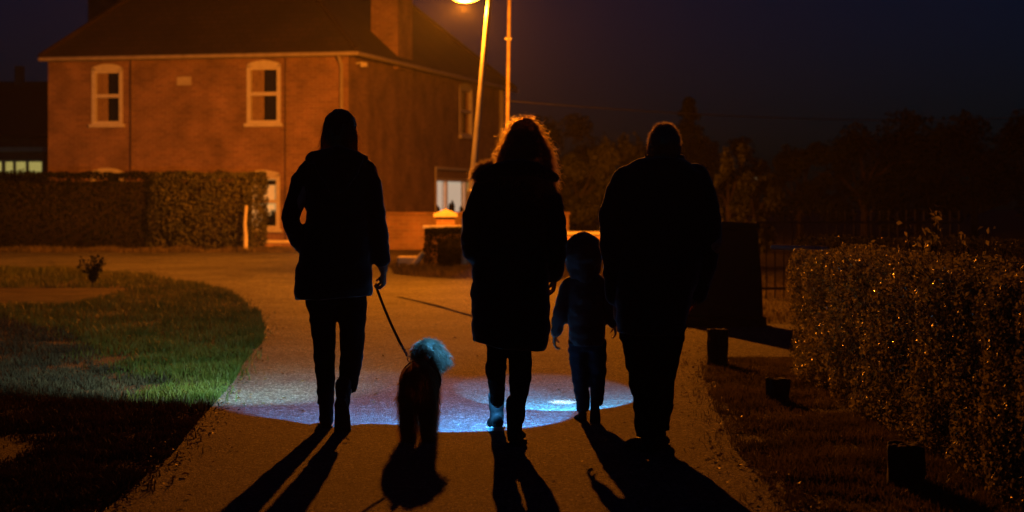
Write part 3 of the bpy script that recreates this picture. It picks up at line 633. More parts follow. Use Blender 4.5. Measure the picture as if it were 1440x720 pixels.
for s_, t_ in ((A0, E0), (B0, E0), (C0, G0), (D0, G0), (E0, G0)): hp.tube([Vector(s_)+Vector((0, 0, .03)), Vector(t_)+Vector((0, 0, .03))], [.07, .07], 8)
hp.build('ridge_tiles', M['ridge'], roof, smooth=True)
gt = MB()
for s_, t_ in (((A0[0], A0[1]-.05), (B0[0]+.05, B0[1]-.05)), ((B0[0]+.05, B0[1]-.05), (C0[0]+.05, C0[1]))): gt.tube([(s_[0], s_[1], e-.27), (t_[0], t_[1], e-.27)], [.055, .055], 8)
gt.build('gutter', M['gutter'], house, smooth=True)
for x_ in (fx(481, 200)[0], fx(403, 200)[0], fx(186, 200)[0]):
    dp = MB(); big = x_ > -1; dp.tube([(x_, -.30 if big else -.05, e-.30), (x_, -.06, e-.52), (x_, -.06, -.1)], [.045 if big else .022]*3, 8); dp.build('downpipe', M['gutter'] if big else M['brick_dark'], house, smooth=True)
dp = MB(); dp.tube([(.05, HD-.6, e-.3), (.06, HD-.6, e-.5), (.06, HD-.6, 0)], [.1, .1, .1], 8); dp.build('downpipe', M['gutter'], house, smooth=True)
x_, z_ = fx(259, 114); vt = MB(); vt.bx(x_-.19, x_+.19, -.012, .02, z_-.11, z_+.11)
vt.build('plaque', M['pale_stone'], house, bevel=.004)
ch = MB(); ch.bx(-.62, .12, 3.7, 5.0, HE-.35, 9.4); ch.bx(-.66, .16, 3.66, 5.04, 9.05, 9.2); c1 = ch.build('chimney', M['brick'], roof)
pt_ = MB(); [pt_.tube([(-.25, y_, 9.4), (-.25, y_, 9.85)], [.13, .11], 10) for y_ in (4.0, 4.35, 4.7)]; pt_.build('chimney_pot', M['brick_dark'], roof, smooth=True)
lp = MB(); lp.tube([(.0, .62, HE-.42), (.16, .62, HE-.40)], [.02, .02], 6); lp.box((.2, .62, HE-.46), (.16, .11, .11)); lp.build('security_light', M['white'], house)

# neighbour buildings on the left
nb = empty('neighbour_house', (P(40, 63), 63, zg(0, 63)), 'dark neighbouring house with a tall brick chimney behind the lit house', 'house')
q = MB(); zt = HC+185/F*63-zg(0, 63); q.bx(-7, .7, 0, 7, -.3, zt-1.9); q.build('wall', M['brick_dark'], nb)
q = MB(); q.poly([(-7.2, -.3, zt-1.9), (.9, -.3, zt-1.9), (.9, 3.5, zt), (-7.2, 3.5, zt)], None, (0, 0, -.12)); q.poly([(-7.2, 7.3, zt-1.9), (.9, 7.3, zt-1.9), (.9, 3.5, zt-.001), (-7.2, 3.5, zt-.001)], None, (0, 0, -.12)); rf = q.build('roof', M['tiles'], nb)
q = MB(); q.bx(P(127, 68)-P(40, 63), P(174, 68)-P(40, 63), 4.6, 5.7, -.2, 8.4); q.bx(P(127, 68)-P(40, 63)-.05, P(174, 68)-P(40, 63)+.05, 4.55, 5.75, 8.0, 8.15); q.build('chimney', M['brick_dark'], nb)
q = MB(); cx_ = P(27, 66.3)-P(40, 63); q.bx(cx_-.13, cx_+.13, 3.2, 3.5, zt-.3, zt+.5); q.build('chimney_pot', M['brick_dark'], rf)
ext = empty('extension', (P(20, 54), 54, zg(0, 54)), 'flat roofed extension with three lit panes left of the brick house', 'extension')
zf = lambda py: HC-(py-CY)/F*54-zg(0, 54)
X0, X1 = -4.0, P(66, 54)-P(20, 54); w0, w1 = P(-40, 54)-P(20, 54), P(61, 54)-P(20, 54)
q = MB(); wall(q, X0, X1, zf(214), [(w0, w1, zf(246), zf(225))], .15, lambda a, d, z: (a, d, z)); q.add([(X1, 0, -.3), (X1, 5, -.3), (X1, 5, zf(214)), (X1, 0, zf(214))], [(0, 1, 2, 3)]); q.build('wall', M['brick_dark'], ext)
q = MB(); q.bx(X0-.1, X1+.1, -.2, 5, zf(213.5), zf(207)); q.build('roof', M['gutter'], ext)
q = MB(); q.bx(w0, w1, .05, .1, zf(246), zf(244)); q.bx(w0, w1, .05, .1, zf(227), zf(225))
for pp in (-40, -18, 4, 19.5, 37, 60): c = P(pp, 54)-P(20, 54); q.bx(c-.03, c+.03, .045, .095, zf(244)+.001, zf(227)-.001)
wf = q.build('window', M['white'], ext)
for p0, p1 in ((-38, -20), (-16, 2), (6, 18), (21, 36), (39, 58.5)): q = MB(); q.bx(P(p0, 54)-P(20, 54)+.02, P(p1, 54)-P(20, 54)-.02, .07, .09, zf(243.5), zf(227.5)); q.build('pane', M['lit_green'], wf)

# garden walls, piers and bits before the house
def low_wall(label, x0, x1, y, h, m, cap, th=.22, rz=0):
    r = MB(); r.bx(x0, x1, 0, th, -.2, h); o = r.build('garden_wall', m, None, (0, y, zg(0, y))); tag(o, label, 'wall')
    c = MB(); c.bx(x0-.03, x1+.03, -.04, th+.04, h+.002, h+.062); c.build('coping', cap, o, bevel=.008); return o
low_wall('long low brick garden wall below the wide lit side window', P(430, 43.5), P(800, 43.5), 43.5, .76, M['brick_dark'], M['brick_dark'])
low_wall('low garden wall with white coping behind the small box hedge', P(597, 34.4), P(700, 34.4), 34.4, .62, M['brick_dark'], M['white'])
low_wall('low front garden wall between the hedge and the lady with the dog', P(372, 42.6), P(430, 42.6), 42.6, .16, M['brick'], M['pale_stone'])
low_wall('low wall with a lit top beyond the child', P(785, 39), P(960, 39), 39, .40, M['brick'], M['pale_stone'])
pr = MB(); pr.bx(-.17, .17, -.17, .17, -.1, .78); o = pr.build('gate_pier', M['brick'], None, (P(627, 37), 37, zg(0, 37))); tag(o, 'brick gate pier with a pale cap under the wide lit window', 'pier')
pr = MB(); pr.bx(-.22, .22, -.22, .22, .782, .85); pr.add([(-.19, -.19, .851), (.19, -.19, .851), (.19, .19, .851), (-.19, .19, .851), (0, 0, .93)], [(0, 1, 4), (1, 2, 4), (2, 3, 4), (3, 0, 4), (3, 2, 1, 0)]); pr.build('cap', M['pale_stone'], o)
s_ = MB(); s_.box((0, 0, .09), (.34, .25, .2)); o = s_.build('stone_block', M['pale_stone'], None, (P(573, 33.4), 33.4, zg(0, 33.4)), bevel=.03); tag(o, 'pale stone block lying on the verge before the garden wall', 'stone')
s_ = MB(); s_.box((0, 0, .13), (.09, .2, .32), rot=Matrix.Rotation(R(38), 3, 'Y')); o = s_.build('pale_board', M['pale_stone'], None, (P(588, 33.3), 33.3, zg(0, 33.3)), bevel=.02); tag(o, 'pale slab leaning beside the stone block', 'slab')
s_ = MB(); s_.tube([(0, 0, -.1), (.01, 0, .3), (-.01, 0, .6), (.02, 0, .95)], [.05, .045, .035, .03], 10); o = s_.build('pale_post', M['pale_stone'], None, (P(345, 41.2), 41.2, .29), smooth=True); tag(o, 'pale stub of a post at the end of the lit hedge', 'post')

# ------------------------------------------------------------------ street lamp, second pole, wire
LX, LY, LZ = -.766, 33.0, 4.70
gz = zg(LX, LY)
base = Vector((P(653, LY), LY, gz)); topp = Vector((P(690, LY), LY, HC+310/F*LY))
lamp = empty('street_lamp', base, 'lit sodium street lamp on a tall leaning pole before the brick house', 'street lamp')
q = MB(); d = topp-base; q.tube([Vector((0, 0, -.1)), d*.27], [.075, .075], 16); q.tube([d*.27, d*.28, d*.94, d], [.075, .055, .045, .042], 16); q.build('pole', M['metal_pole'], lamp, smooth=True)
q = MB(); q.box((0, -.076, .6), (.09, .02, .5)); q.build('access_door', M['metal_pole'], lamp, bevel=.004)
ax = Vector((LX, LY, LZ))-base
q = MB(); q.tube([d*.998, d+Vector((-.04, 0, .10)), Vector((ax.x+.16, 0, ax.z+.16))], [.028, .028, .028], 10); q.build('arm', M['metal_pole'], lamp, smooth=True)
q = MB(); q.tube([ax+Vector((.26, 0, .14)), ax+Vector((.05, 0, .15)), ax+Vector((-.24, 0, .13))], [(.06, .09), (.085, .12), (.05, .08)], 16, ref=(0, 0, 1)); q.build('lantern', M['housing'], lamp, smooth=True)
q = MB(); q.ell(ax+Vector((0, 0, .03)), (.25, .13, .105), 16); q.build('lens', M['lens'], lamp, smooth=True)
L = bpy.data.lights.new('sodium_light', 'POINT'); L.energy = 12500; L.color = (1, .235, .008); L.shadow_soft_size = .06
lo = link('sodium_light', L, lamp, ax+Vector((0, 0, -.15)))
# the lantern's reflector throws its light outwards, less straight down
L.use_nodes = True; ln = L.node_tree; em = ln.nodes['Emission']
tcn = ln.nodes.new('ShaderNodeTexCoord'); spn = ln.nodes.new('ShaderNodeSeparateXYZ'); ln.links.new(tcn.outputs['Normal'], spn.inputs[0])
mrn = ln.nodes.new('ShaderNodeMapRange'); mrn.inputs[1].default_value = -1; mrn.inputs[2].default_value = 1
ramp = ln.nodes.new('ShaderNodeValToRGB'); E = ramp.color_ramp.elements
E[0].position, E[0].color = 0, (.10, .10, .10, 1); E[1].position, E[1].color = 1, (.03, .03, .03, 1)
for p_, v_ in ((.1, .25), (.2, .70), (.28, .85), (.36, .92), (.40, 1), (.47, .88), (.53, .8), (.60, .4)): k_ = E.new(p_); k_.color = (v_, v_, v_, 1)
ln.links.new(spn.outputs[2], mrn.inputs[0]); ln.links.new(mrn.outputs[0], ramp.inputs[0]); # and less of it behind the pole, away from the arm
mrx = ln.nodes.new('ShaderNodeMapRange'); mrx.interpolation_type = 'SMOOTHSTEP'; mrx.inputs[1].default_value = .22; mrx.inputs[2].default_value = .8; mrx.inputs[3].default_value = 1; mrx.inputs[4].default_value = .12
ln.links.new(spn.outputs[0], mrx.inputs[0])
mlt = ln.nodes.new('ShaderNodeMath'); mlt.operation = 'MULTIPLY'; ln.links.new(ramp.outputs[0], mlt.inputs[0]); ln.links.new(mrx.outputs[0], mlt.inputs[1]); ln.links.new(mlt.outputs[0], em.inputs['Strength'])

pb = Vector((P(711, 38), 38, zg(0, 38))); pt2 = Vector((P(718, 38), 38, 7.0))
pole = empty('utility_pole', pb, 'thin second pole right behind the lit street lamp', 'pole')
q = MB(); q.tube([(0, 0, -.1), (pt2-pb)*.5, pt2-pb], [.042, .034, .030], 12); q.build('post', M['wood_pole'], pole, smooth=True)
q = MB(); q.tube([(pt2-pb)*.62+Vector((-.06, 0, 0)), (pt2-pb)*.62+Vector((.04, 0, 0))], [.02, .02], 8); q.build('bracket', M['metal_pole'], pole)
q = MB(); a = Vector((P(715, 38), 38, HC+148/F*38)); b = Vector((P(1500, 60), 60, HC+128/F*60))
q.tube([a.lerp(b, t)-Vector((0, 0, .25*4*t*(1-t))) for t in [i/14 for i in range(15)]], [.012]*15, 6); tag(q.build('overhead_wire', M['iron'], smooth=True), 'faint overhead wire crossing the night sky from the second pole', 'wire')

# ------------------------------------------------------------------ right side things
cab = empty('street_cabinet', (P(1015, 20.4), 20.4, zg(0, 20.4)), 'black box shaped street cabinet standing on the verge right of the man', 'cabinet')
q = MB(); q.poly([(-.40, -.2, .10), (.40, -.2, .10), (.385, -.2, .5), (.345, -.2, 1.0), (-.345, -.2, 1.0), (-.385, -.2, .5)], None, (0, .40, 0)); q.build('body', M['cabinet'], cab, bevel=.012)
q = MB(); q.bx(-.43, .43, -.22, .22, -.05, .099); q.build('plinth', M['stump'], cab)
q = MB(); q.poly([(-.37, -.24, 1.002), (.37, -.24, 1.002), (.36, -.24, 1.05), (0, -.24, 1.075), (-.36, -.24, 1.05)], None, (0, .48, 0)); q.build('lid', M['cabinet'], cab, bevel=.008)
for s in (-1, 1): q = MB(); q.bx(.012 if s > 0 else -.33, .33 if s > 0 else -.012, .201, .213, .16, .96); dd = q.build('door', M['cabinet'], cab); q = MB(); q.box((s*.06, .222, .56), (.02, .016, .12)); q.build('handle', M['chrome'], dd)
def bollard(label, px, py, wpx, hpx, tilt, rz):
    Y = 3500/(py-CY); w = wpx/F*Y; h = hpx/F*Y
    q = MB(); q.box((0, 0, h/2-.05), (w, w*.9, h+.1))
    o = fbuild('timber_bollard', q, w/22, M['stump'], None, ((px-CX)/F*Y, Y, zg(0, Y)), 7, (w*.06, (4/w, 4/w, 1.2/w))); o.rotation_euler = (R(tilt), R(tilt*.6), rz); return tag(o, label, 'bollard', 'squat timber bollards along the right verge')
bollard('farthest timber bollard, standing below the dark street cabinet', 1009, 515, 26, 52, 0, .1)
bollard('smallest timber bollard, low in the grass by the end of the right hedge', 1093, 566, 28, 34, 2, .3)
bollard('nearest and widest timber bollard, at the foot of the right hedge', 1273, 682, 50, 58, 3, -.2)
rail = empty('iron_railing', (P(1062, 25), 25, zg(0, 25)), 'black iron railing in the gap between cabinet and right hedge', 'railing')
q = MB(); [q.bx(0, 2.6, -.012, .012, z, z+.03) for z in (.12, .95)]; q.build('rail', M['iron'], rail)
q = MB(); [q.tube([(x, 0, 0), (x, 0, 1.1)], [.008, .008], 6) for x in np.arange(.03, 2.6, .11)]; q.build('bars', M['iron'], rail)
gate = empty('wooden_rail', (2.06, 15.35, 0), 'pale wooden rail sticking out from the end of the right hedge', 'rail')
q = MB(); q.tube([(-.05, 0, .935), (.15, 0, .925), (.36, 0, .92)], [.02, .022, .022], 12); q.build('bar', M['pale_stone'], gate, smooth=True)
q = MB(); q.bx(.2, .28, -.04, .04, -.1, .88); q.build('post', M['wood_pole'], gate)
fl = empty('globe_lamp', (P(1051, 90), 90, zg(0, 90)), 'tiny far twin lamp glimmering above the lit shrubs', 'lamp')
q = MB(); q.tube([(0, 0, 0), (0, 0, 2.4)], [.04, .03], 8); q.build('post', M['iron'], fl)
for dx, dz, r_ in ((0, 2.42, .10), (.38, 2.22, .07)): q = MB(); q.ell((dx, 0, dz), (r_*1.5, r_, r_), 12); q.build('globe', M['far_lamp'], fl, smooth=True)
q = MB(); q.tube([(0, 0, 2.2), (.38, 0, 2.17)], [.015, .015], 6); q.build('arm', M['iron'], fl)

# ------------------------------------------------------------------ people
def hand(mb, w, d, nrm, thumb, curl, k=1.0):
    """palm, four fingers and thumb: wrist w, direction d, palm side nrm, thumb = +1 / -1"""
    w, d, nrm = Vector(w), Vector(d).normalized(), Vector(nrm).normalized(); s = d.cross(nrm).normalized()*thumb
    mb.tube([w-d*.03*k, w+d*.02*k, w+d*.06*k, w+d*.088*k], [(.026*k, .020*k), (.034*k, .017*k), (.040*k, .016*k), (.039*k, .013*k)], 12, ref=nrm)
    for i, ln in enumerate((.070, .078, .073, .058)):
        p = w+d*.088*k+s*(.030-.020*i)*k; a = 0; pts = [p-d*.012*k]
        for j, f in enumerate((.45, .32, .23)):
            pts.append(p); a += curl*(.8 if j == 0 else 1); p = p+(d*math.cos(a)+nrm*math.sin(a))*ln*f*k
        pts.append(p); mb.tube(pts, [.0098*k, .0104*k, .0100*k, .0092*k, .0078*k], 10, ref=s)
    p = w+d*.02*k+s*.026*k; q = p+(s*.7+d*.65+nrm*.35).normalized()*.036*k; r = q+(s*.25+d*.85+nrm*(.3+curl*.5)).normalized()*.032*k; t = r+(d*.9+nrm*(.4+curl)-s*.1).normalized()*.024*k
    mb.tube([w+d*.01*k+s*.012*k, p, q, r, t], [.014*k, .0135*k, .0115*k, .0100*k, .0075*k], 10, ref=nrm)
def head(mb, c, k=1.0, yaw=0, pitch=0):
    """skull, jaw, nose, lips, ears; c = centre of the skull, the face looks along +y"""
    m = Matrix.Rotation(-yaw, 3, 'Z') @ Matrix.Rotation(-pitch, 3, 'X'); c = Vector(c)
    def E(p, r): mb.ell(c+m @ (Vector(p)*k), tuple(a*k for a in r), 18, rot=m)
    E((0, -.012, .018), (.076, .094, .098)); E((0, .03, -.045), (.060, .060, .070)); E((0, .052, -.088), (.036, .036, .026)); E((0, .072, .022), (.056, .022, .022))
    E((0, .099, -.022), (.013, .020, .024)); E((0, .090, .0), (.010, .014, .030)); E((0, .088, -.058), (.024, .010, .008)); E((0, .086, -.068), (.022, .010, .008))
    for s in (-1, 1): E((s*.078, -.006, -.012), (.010, .020, .032)); E((s*.043, .06, -.030), (.022, .025, .026))
    return m
def eyes(parent, c, k, m):
    for s in (-1, 1):
        q = MB(); q.ell(Vector(c)+m @ (Vector((s*.031, .078, -.002))*k), (.012*k,)*3, 12); q.build('eye', M['eye'], parent, smooth=True)
def foot(parent, name, ankle, yaw, pitch, mb_mat, sole_mat, k=1.0, shaft=.10):
    """boot from the ankle joint; pitch > 0 lifts the heel so that the sole shows behind"""
    m = Matrix.Rotation(-yaw, 3, 'Z') @ Matrix.Rotation(-pitch, 3, 'X'); a = Vector(ankle)
    T = lambda x, y, z: a+m @ (Vector((x, y, z))*k)
    q = MB(); q.tube([T(0, -.052, -.045), T(0, -.01, -.042), T(0, .06, -.047), T(0, .13, -.055), T(0, .175, -.060)], [(.034*k, .036*k), (.037*k, .042*k), (.042*k, .036*k), (.045*k, .027*k), (.034*k, .020*k)], 16, ref=m @ Vector((0, 0, 1)))
    up = Vector((0, 0, 1)) if pitch > .5 else m @ Vector((0, 0, 1))
    q.tube([T(0, -.012, -.05), a+m @ Vector((0, -.012*k, .0)), a+(m @ Vector((0, -.012, 0))*k)+up*.05*k, a+(m @ Vector((0, -.01, 0))*k)+up*shaft*k], [(.040*k, .046*k), (.041*k, .045*k), (.043*k, .047*k), (.047*k, .050*k)], 16)
    o = fbuild(name, q, .007, mb_mat, parent, None, 3, (.003, (18, 18, 25)))
    out = [(-.036, -.05), (-.022, -.088), (.022, -.088), (.036, -.05), (.037, 0), (.047, .09), (.048, .14), (.036, .185), (.012, .205), (-.014, .203), (-.038, .18), (-.048, .135), (-.043, .08), (-.036, 0)]
    s = MB(); s.poly([T(x, y, -.102) for x, y in out], None, m @ Vector((0, 0, .026*k)))
    s.build('sole', sole_mat, o, bevel=.005); return o
def grow(me, n, dirf, length, width, bend=(0, 0, 0), segs=3, curl=0, cf=1, keep=None):
    p, nn = surf_points(me, n, keep); return strand_arrays(p-nn*.004, dirf(p, nn), length*RNG.uniform(.55, 1.25, n), width, np.array(bend), segs, curl, cf)
def with_strands(o, V, Fc, slot=0):
    """adds hairs to the mesh of o, so hair stays one mesh"""
    me = o.data; n = len(me.vertices); co = np.empty(n*3); me.vertices.foreach_get('co', co)
    me.calc_loop_triangles(); t = np.empty(len(me.loop_triangles)*3, dtype=np.int32); me.loop_triangles.foreach_get('vertices', t); t = t.reshape(-1, 3)
    mats = list(me.materials); nm = me.name
    new = npmesh(nm, np.concatenate([co.reshape(-1, 3), V]), np.concatenate([t, Fc+n]), mats, np.concatenate([np.zeros(len(t)), np.full(len(Fc), slot)]), True)
    o.data = new

# --- woman with the dog
def person1():
    Y = 11.2; s = Y/F; ox, oy = 478, CY+HC/s
    g = lambda px, py, y=0: Vector(((px-ox)*s, y, (oy-py)*s))
    W = lambda px: px*s
    X0 = (ox-CX)*s; body = MB(); hc = g(478, 187, .0)
    hm = head(body, hc, .98)
    body.tube([g(478, 240, -.02), g(478, 215, -.015), hc-Vector((0, .0, .06))], [.06, .055, .052])
    body.tube([g(478, 385), g(478, 370), g(478, 330), g(477, 270, -.01), g(477, 238, -.01)], [(.15, .11), (.16, .12), (.13, .10), (.16, .11), (.14, .08)], 20)
    body.tube([g(438, 240), g(412, 305, -.05), g(425, 345, .03), g(436, 362, .07)], [.05, .042, .034, .028])
    hand(body, g(437, 364, .07), (.3, .35, -.7), (.8, -.1, .3), 1, .35, .9)
    body.tube([g(518, 240), g(531, 305, -.03), g(537, 370, .0), g(539, 378, .005)], [.05, .042, .033, .027])
    hand(body, g(539, 379, .006), (.02, .16, -1), (-1, .1, .0), 1, .95, .95)
    body.tube([g(452, 405), g(454.5, 473, .03), g(455, 500, .03), g(458.5, 578, -.01)], [.06, .042, .038, .028]); body.tube([g(496, 405), g(495, 473, .02), g(494.5, 500, .0), g(493, 525, -.08), g(489, 556, -.18)], [.06, .044, .042, .036, .028])
    o = fbuild('person', body, .006, M['skin'], None, (X0, Y, 0), 2); tag(o, 'woman in a black hooded coat and beanie walking the dog, one hand pocketed', 'person')
    eyes(o, hc, .98, hm)
    ct = MB()
    prof = [(212, 452, 504, .085), (222, 441, 513, .11), (235, 428, 524, .125), (262, 427, 524, .135), (300, 431, 521, .125), (340, 425, 521, .13), (388, 415, 524, .155), (411, 412.5, 524.5, .165), (419, 415, 523, .163)]
    ct.tube([g((a+b)/2, y, -.01) for y, a, b, dd in prof], [(W(b-a)/2, dd) for y, a, b, dd in prof], 32, cap='flat')
    ct.tube([g(437, 237), g(424, 256, -.01), g(414, 285, -.03), g(410, 306, -.05), g(413, 322, -.04), g(424, 345, .03), g(436, 364, .08)], [.062, .060, .054, .053, .052, .050, .046], 18)
    ct.tube([g(515, 240), g(522, 262, -.01), g(528, 292, -.03), g(534, 333, -.02), g(537, 366, .0)], [.064, .062, .056, .053, .049], 18)
    c = fbuild('coat', ct, .010, M['coat_black'], o, None, 3, (.010, (7, 7, 14)))
    q = MB(); q.tube([g(437+ (76*k/8), 224-6*math.sin(math.pi*k/8), -.06-.075*math.sin(math.pi*k/8)) for k in range(9)], [.028, .036, .040, .044, .046, .044, .040, .036, .028], 14, ref=(0, 0, 1))
    q.tube([g(478, 222, -.12), g(478, 248, -.145), g(478, 268, -.135)], [(.14, .035), (.11, .035), (.05, .02)], 18)
    fbuild('hood', q, .009, M['coat_black'], c, None, 3, (.010, (9, 9, 9)))
    q = MB(); q.bx(-.0015, .0015, 0, .001, 0, .001)
    tr = MB()
    tr.tube([g(450, 415), g(453, 440, .01), g(454.5, 473, .03), g(455, 500, .03), g(457.5, 530, .01), g(458.5, 568, -.01)], [.088, .080, .066, .062, .055, .046], 18, cap='flat')
    tr.tube([g(496.5, 415), g(496, 440, .01), g(495, 473, .02), g(494.5, 500, .0), g(493, 525, -.08), g(491, 544, -.15)], [.084, .078, .072, .066, .058, .053], 18, cap='flat')
    tr.tube([g(478, 400), g(477, 428)], [(.15, .11), (.09, .07)], 18, cap='flat')
    fbuild('trousers', tr, .009, M['leggings'], o, None, 3, (.007, (9, 9, 18)))
    foot(o, 'boot', g(459, 579, -.01), -.10, 0, M['boot'], M['sole'], .98, .11)
    foot(o, 'boot', g(487, 563, -.20), .05, R(66), M['boot'], M['sole'], .98, .10)
    # beanie over long hair
    q = MB(); q.ell(hc+Vector((.004, -.012, .037)), (.091, .106, .099), 22); q.tube([hc+Vector((0, -.012, .005)), hc+Vector((0, -.012, .045))], [(.090, .108), (.089, .107)], 22)
    fbuild('beanie', q, .008, M['wool'], o, None, 2, (.006, (25, 25, 10)))
    q = MB(); q.tube([hc+Vector((0, -.03, .02)), hc+Vector((0, -.04, -.04)), hc+Vector((0, -.045, -.10)), hc+Vector((0, -.05, -.13))], [(.095, .085), (.104, .08), (.102, .07), (.088, .06)], 22)
    h = fbuild('hair', q, .009, M['hair_brown'], o, None, 2, (.008, (30, 30, 6)))
    V, Fc = grow(h.data, 900, lambda p, n: unit(n*.5+np.array([0, -.1, -1.0])+RNG.normal(size=n.shape)*.25), .07, .0010, (0, 0, -.02), 4, .004, 1.2)
    with_strands(h, V, Fc)
    return o, Vector((X0, Y, 0))+g(535, 398, .02)
p1, leash_hand = person1()

# --- woman with curly hair
def person2():
    Y = 10.5; s = Y/F; ox, oy = 727, CY+HC/s
    g = lambda px, py, y=0: Vector(((px-ox)*s, y, (oy-py)*s)); W = lambda px: px*s
    X0 = (ox-CX)*s; body = MB(); hc = g(737, 212, .02)
    hm = head(body, hc, .98)
    body.tube([g(733, 255, -.02), g(735, 238, -.01), hc-Vector((0, 0, .06))], [.06, .055, .05])
    body.tube([g(725, 432), g(725, 410), g(725, 360), g(725, 300), g(726, 262)], [(.15, .12), (.17, .13), (.14, .11), (.16, .12), (.13, .08)], 20)
    body.tube([g(680, 268), g(664, 330, -.06), g(676, 368, .05)], [.05, .042, .032]); hand(body, g(677, 371, .06), (.3, .35, -.7), (.8, -.1, .3), 1, .35, .9)
    body.tube([g(770, 268), g(784, 335, -.05), g(783, 388, .06)], [.05, .042, .032]); hand(body, g(780, 388, .06), (-.05, .25, -1), (-1, .1, 0), -1, .95, .88)
    body.tube([g(703, 455), g(699, 490, .02), g(697, 525, .08), g(698.5, 553, .25), g(699, 578, .38)], [.05, .038, .036, .028, .026]); body.tube([g(731, 455), g(731.5, 490, .0), g(732, 525, -.01), g(728.5, 562, -.10), g(725, 600, -.165)], [.05, .042, .040, .030, .026])
    o = fbuild('person', body, .006, M['skin'], None, (X0, Y, 0), 2); tag(o, 'woman with long curly hair in a knee length parka', 'person'); eyes(o, hc, .98, hm)
    ct = MB()
    prof = [(246, 708, 758, .08), (254, 692, 768, .11), (266, 678, 774, .135), (300, 672, 776, .15), (340, 668, 776, .15), (380, 663.5, 772, .165), (430, 662.5, 773, .18), (470, 663, 773, .19), (486, 664.5, 767, .185)]
    ct.tube([g((a+b)/2, y, -.01) for y, a, b, dd in prof], [(W(b-a)/2, dd) for y, a, b, dd in prof], 32, cap='flat')
    ct.tube([g(684, 262), g(674, 280, -.02), g(667, 305, -.05), g(663.5, 335, -.06), g(666, 355, -.01), g(676, 372, .07)], [.060, .060, .057, .056, .055, .05], 18)
    ct.tube([g(765, 266), g(775, 285, -.02), g(781, 312, -.05), g(783.5, 338, -.05), g(781, 365, .0), g(779, 388, .05)], [.062, .060, .057, .056, .053, .046], 18)
    c = fbuild('coat', ct, .010, M['coat_parka'], o, None, 3, (.010, (7, 7, 12), (.006, .095)))
    q = MB(); q.tube([g(676+104*k/8, 250-13*math.sin(math.pi*k/8), -.06-.09*math.sin(math.pi*k/8)) for k in range(9)], [.028, .036, .042, .046, .048, .046, .042, .036, .028], 14, ref=(0, 0, 1))
    hd = fbuild('hood', q, .009, M['coat_parka'], c, None, 3, (.010, (9, 9, 9)))
    q = MB(); q.tube([g(668+13*k/3, 249-12*k/3, .03-.10*k/3) for k in range(4)]+[g(690, 232, -.06)], [.016, .020, .022, .022, .016], 10)
    ft = fbuild('fur_trim', q, .007, M['fur_trim'], hd, None, 2)
    V, Fc = grow(ft.data, 3200, lambda p, n: unit(n+RNG.normal(size=n.shape)*.5+np.array([0, 0, .15])), .036, .0011, (0, 0, -.004), 3, .002, 1); with_strands(ft, V, Fc)
    tr = MB()
    tr.tube([g(703, 470), g(699, 490, .02), g(697, 525, .08), g(698.5, 553, .25), g(699, 574, .36)], [.075, .056, .055, .043, .040], 18, cap='flat')
    tr.tube([g(731, 470), g(731.5, 490, .0), g(732, 525, -.01), g(728.5, 562, -.10), g(725, 592, -.16)], [.08, .062, .061, .045, .040], 18, cap='flat')
    tr.tube([g(718, 455), g(718, 480)], [(.13, .11), (.08, .07)], 18, cap='flat')
    fbuild('trousers', tr, .009, M['leggings'], o, None, 3, (.006, (9, 9, 18)))
    foot(o, 'boot', Vector(((698-CX)*(11.02/F)-X0, .56, .10)), -.12, R(6), M['boot'], M['white_sole'], .98, .10)  # white sole on this boot alone stands for the torch light on it
    foot(o, 'boot', g(724, 608, -.17)+Vector((0, 0, .045)), .12, 0, M['boot'], M['sole'], 1.0, .13)
    q = MB(); q.tube([hc+Vector((0, -.01, .10)), hc+Vector((0, -.02, .05)), hc+Vector((.0, -.03, .0)), hc+Vector((.005, -.04, -.06)), hc+Vector((.008, -.05, -.14)), hc+Vector((.005, -.055, -.21))], [(.07, .075), (.104, .11), (.122, .12), (.132, .115), (.142, .10), (.125, .07)], 26)
    h = fbuild('hair', q, .010, M['hair_auburn'], o, None, 2, (.016, (22, 22, 14)))
    V, Fc = grow(h.data, 9000, lambda p, n: unit(n*.75+np.array([0, -.05, -.75])+RNG.normal(size=n.shape)*.35), .066, .0013, (0, 0, -.02), 7, .008, 1.8); with_strands(h, V, Fc)
    return o, X0, Y, g
p2, x2, y2, g2 = person2()

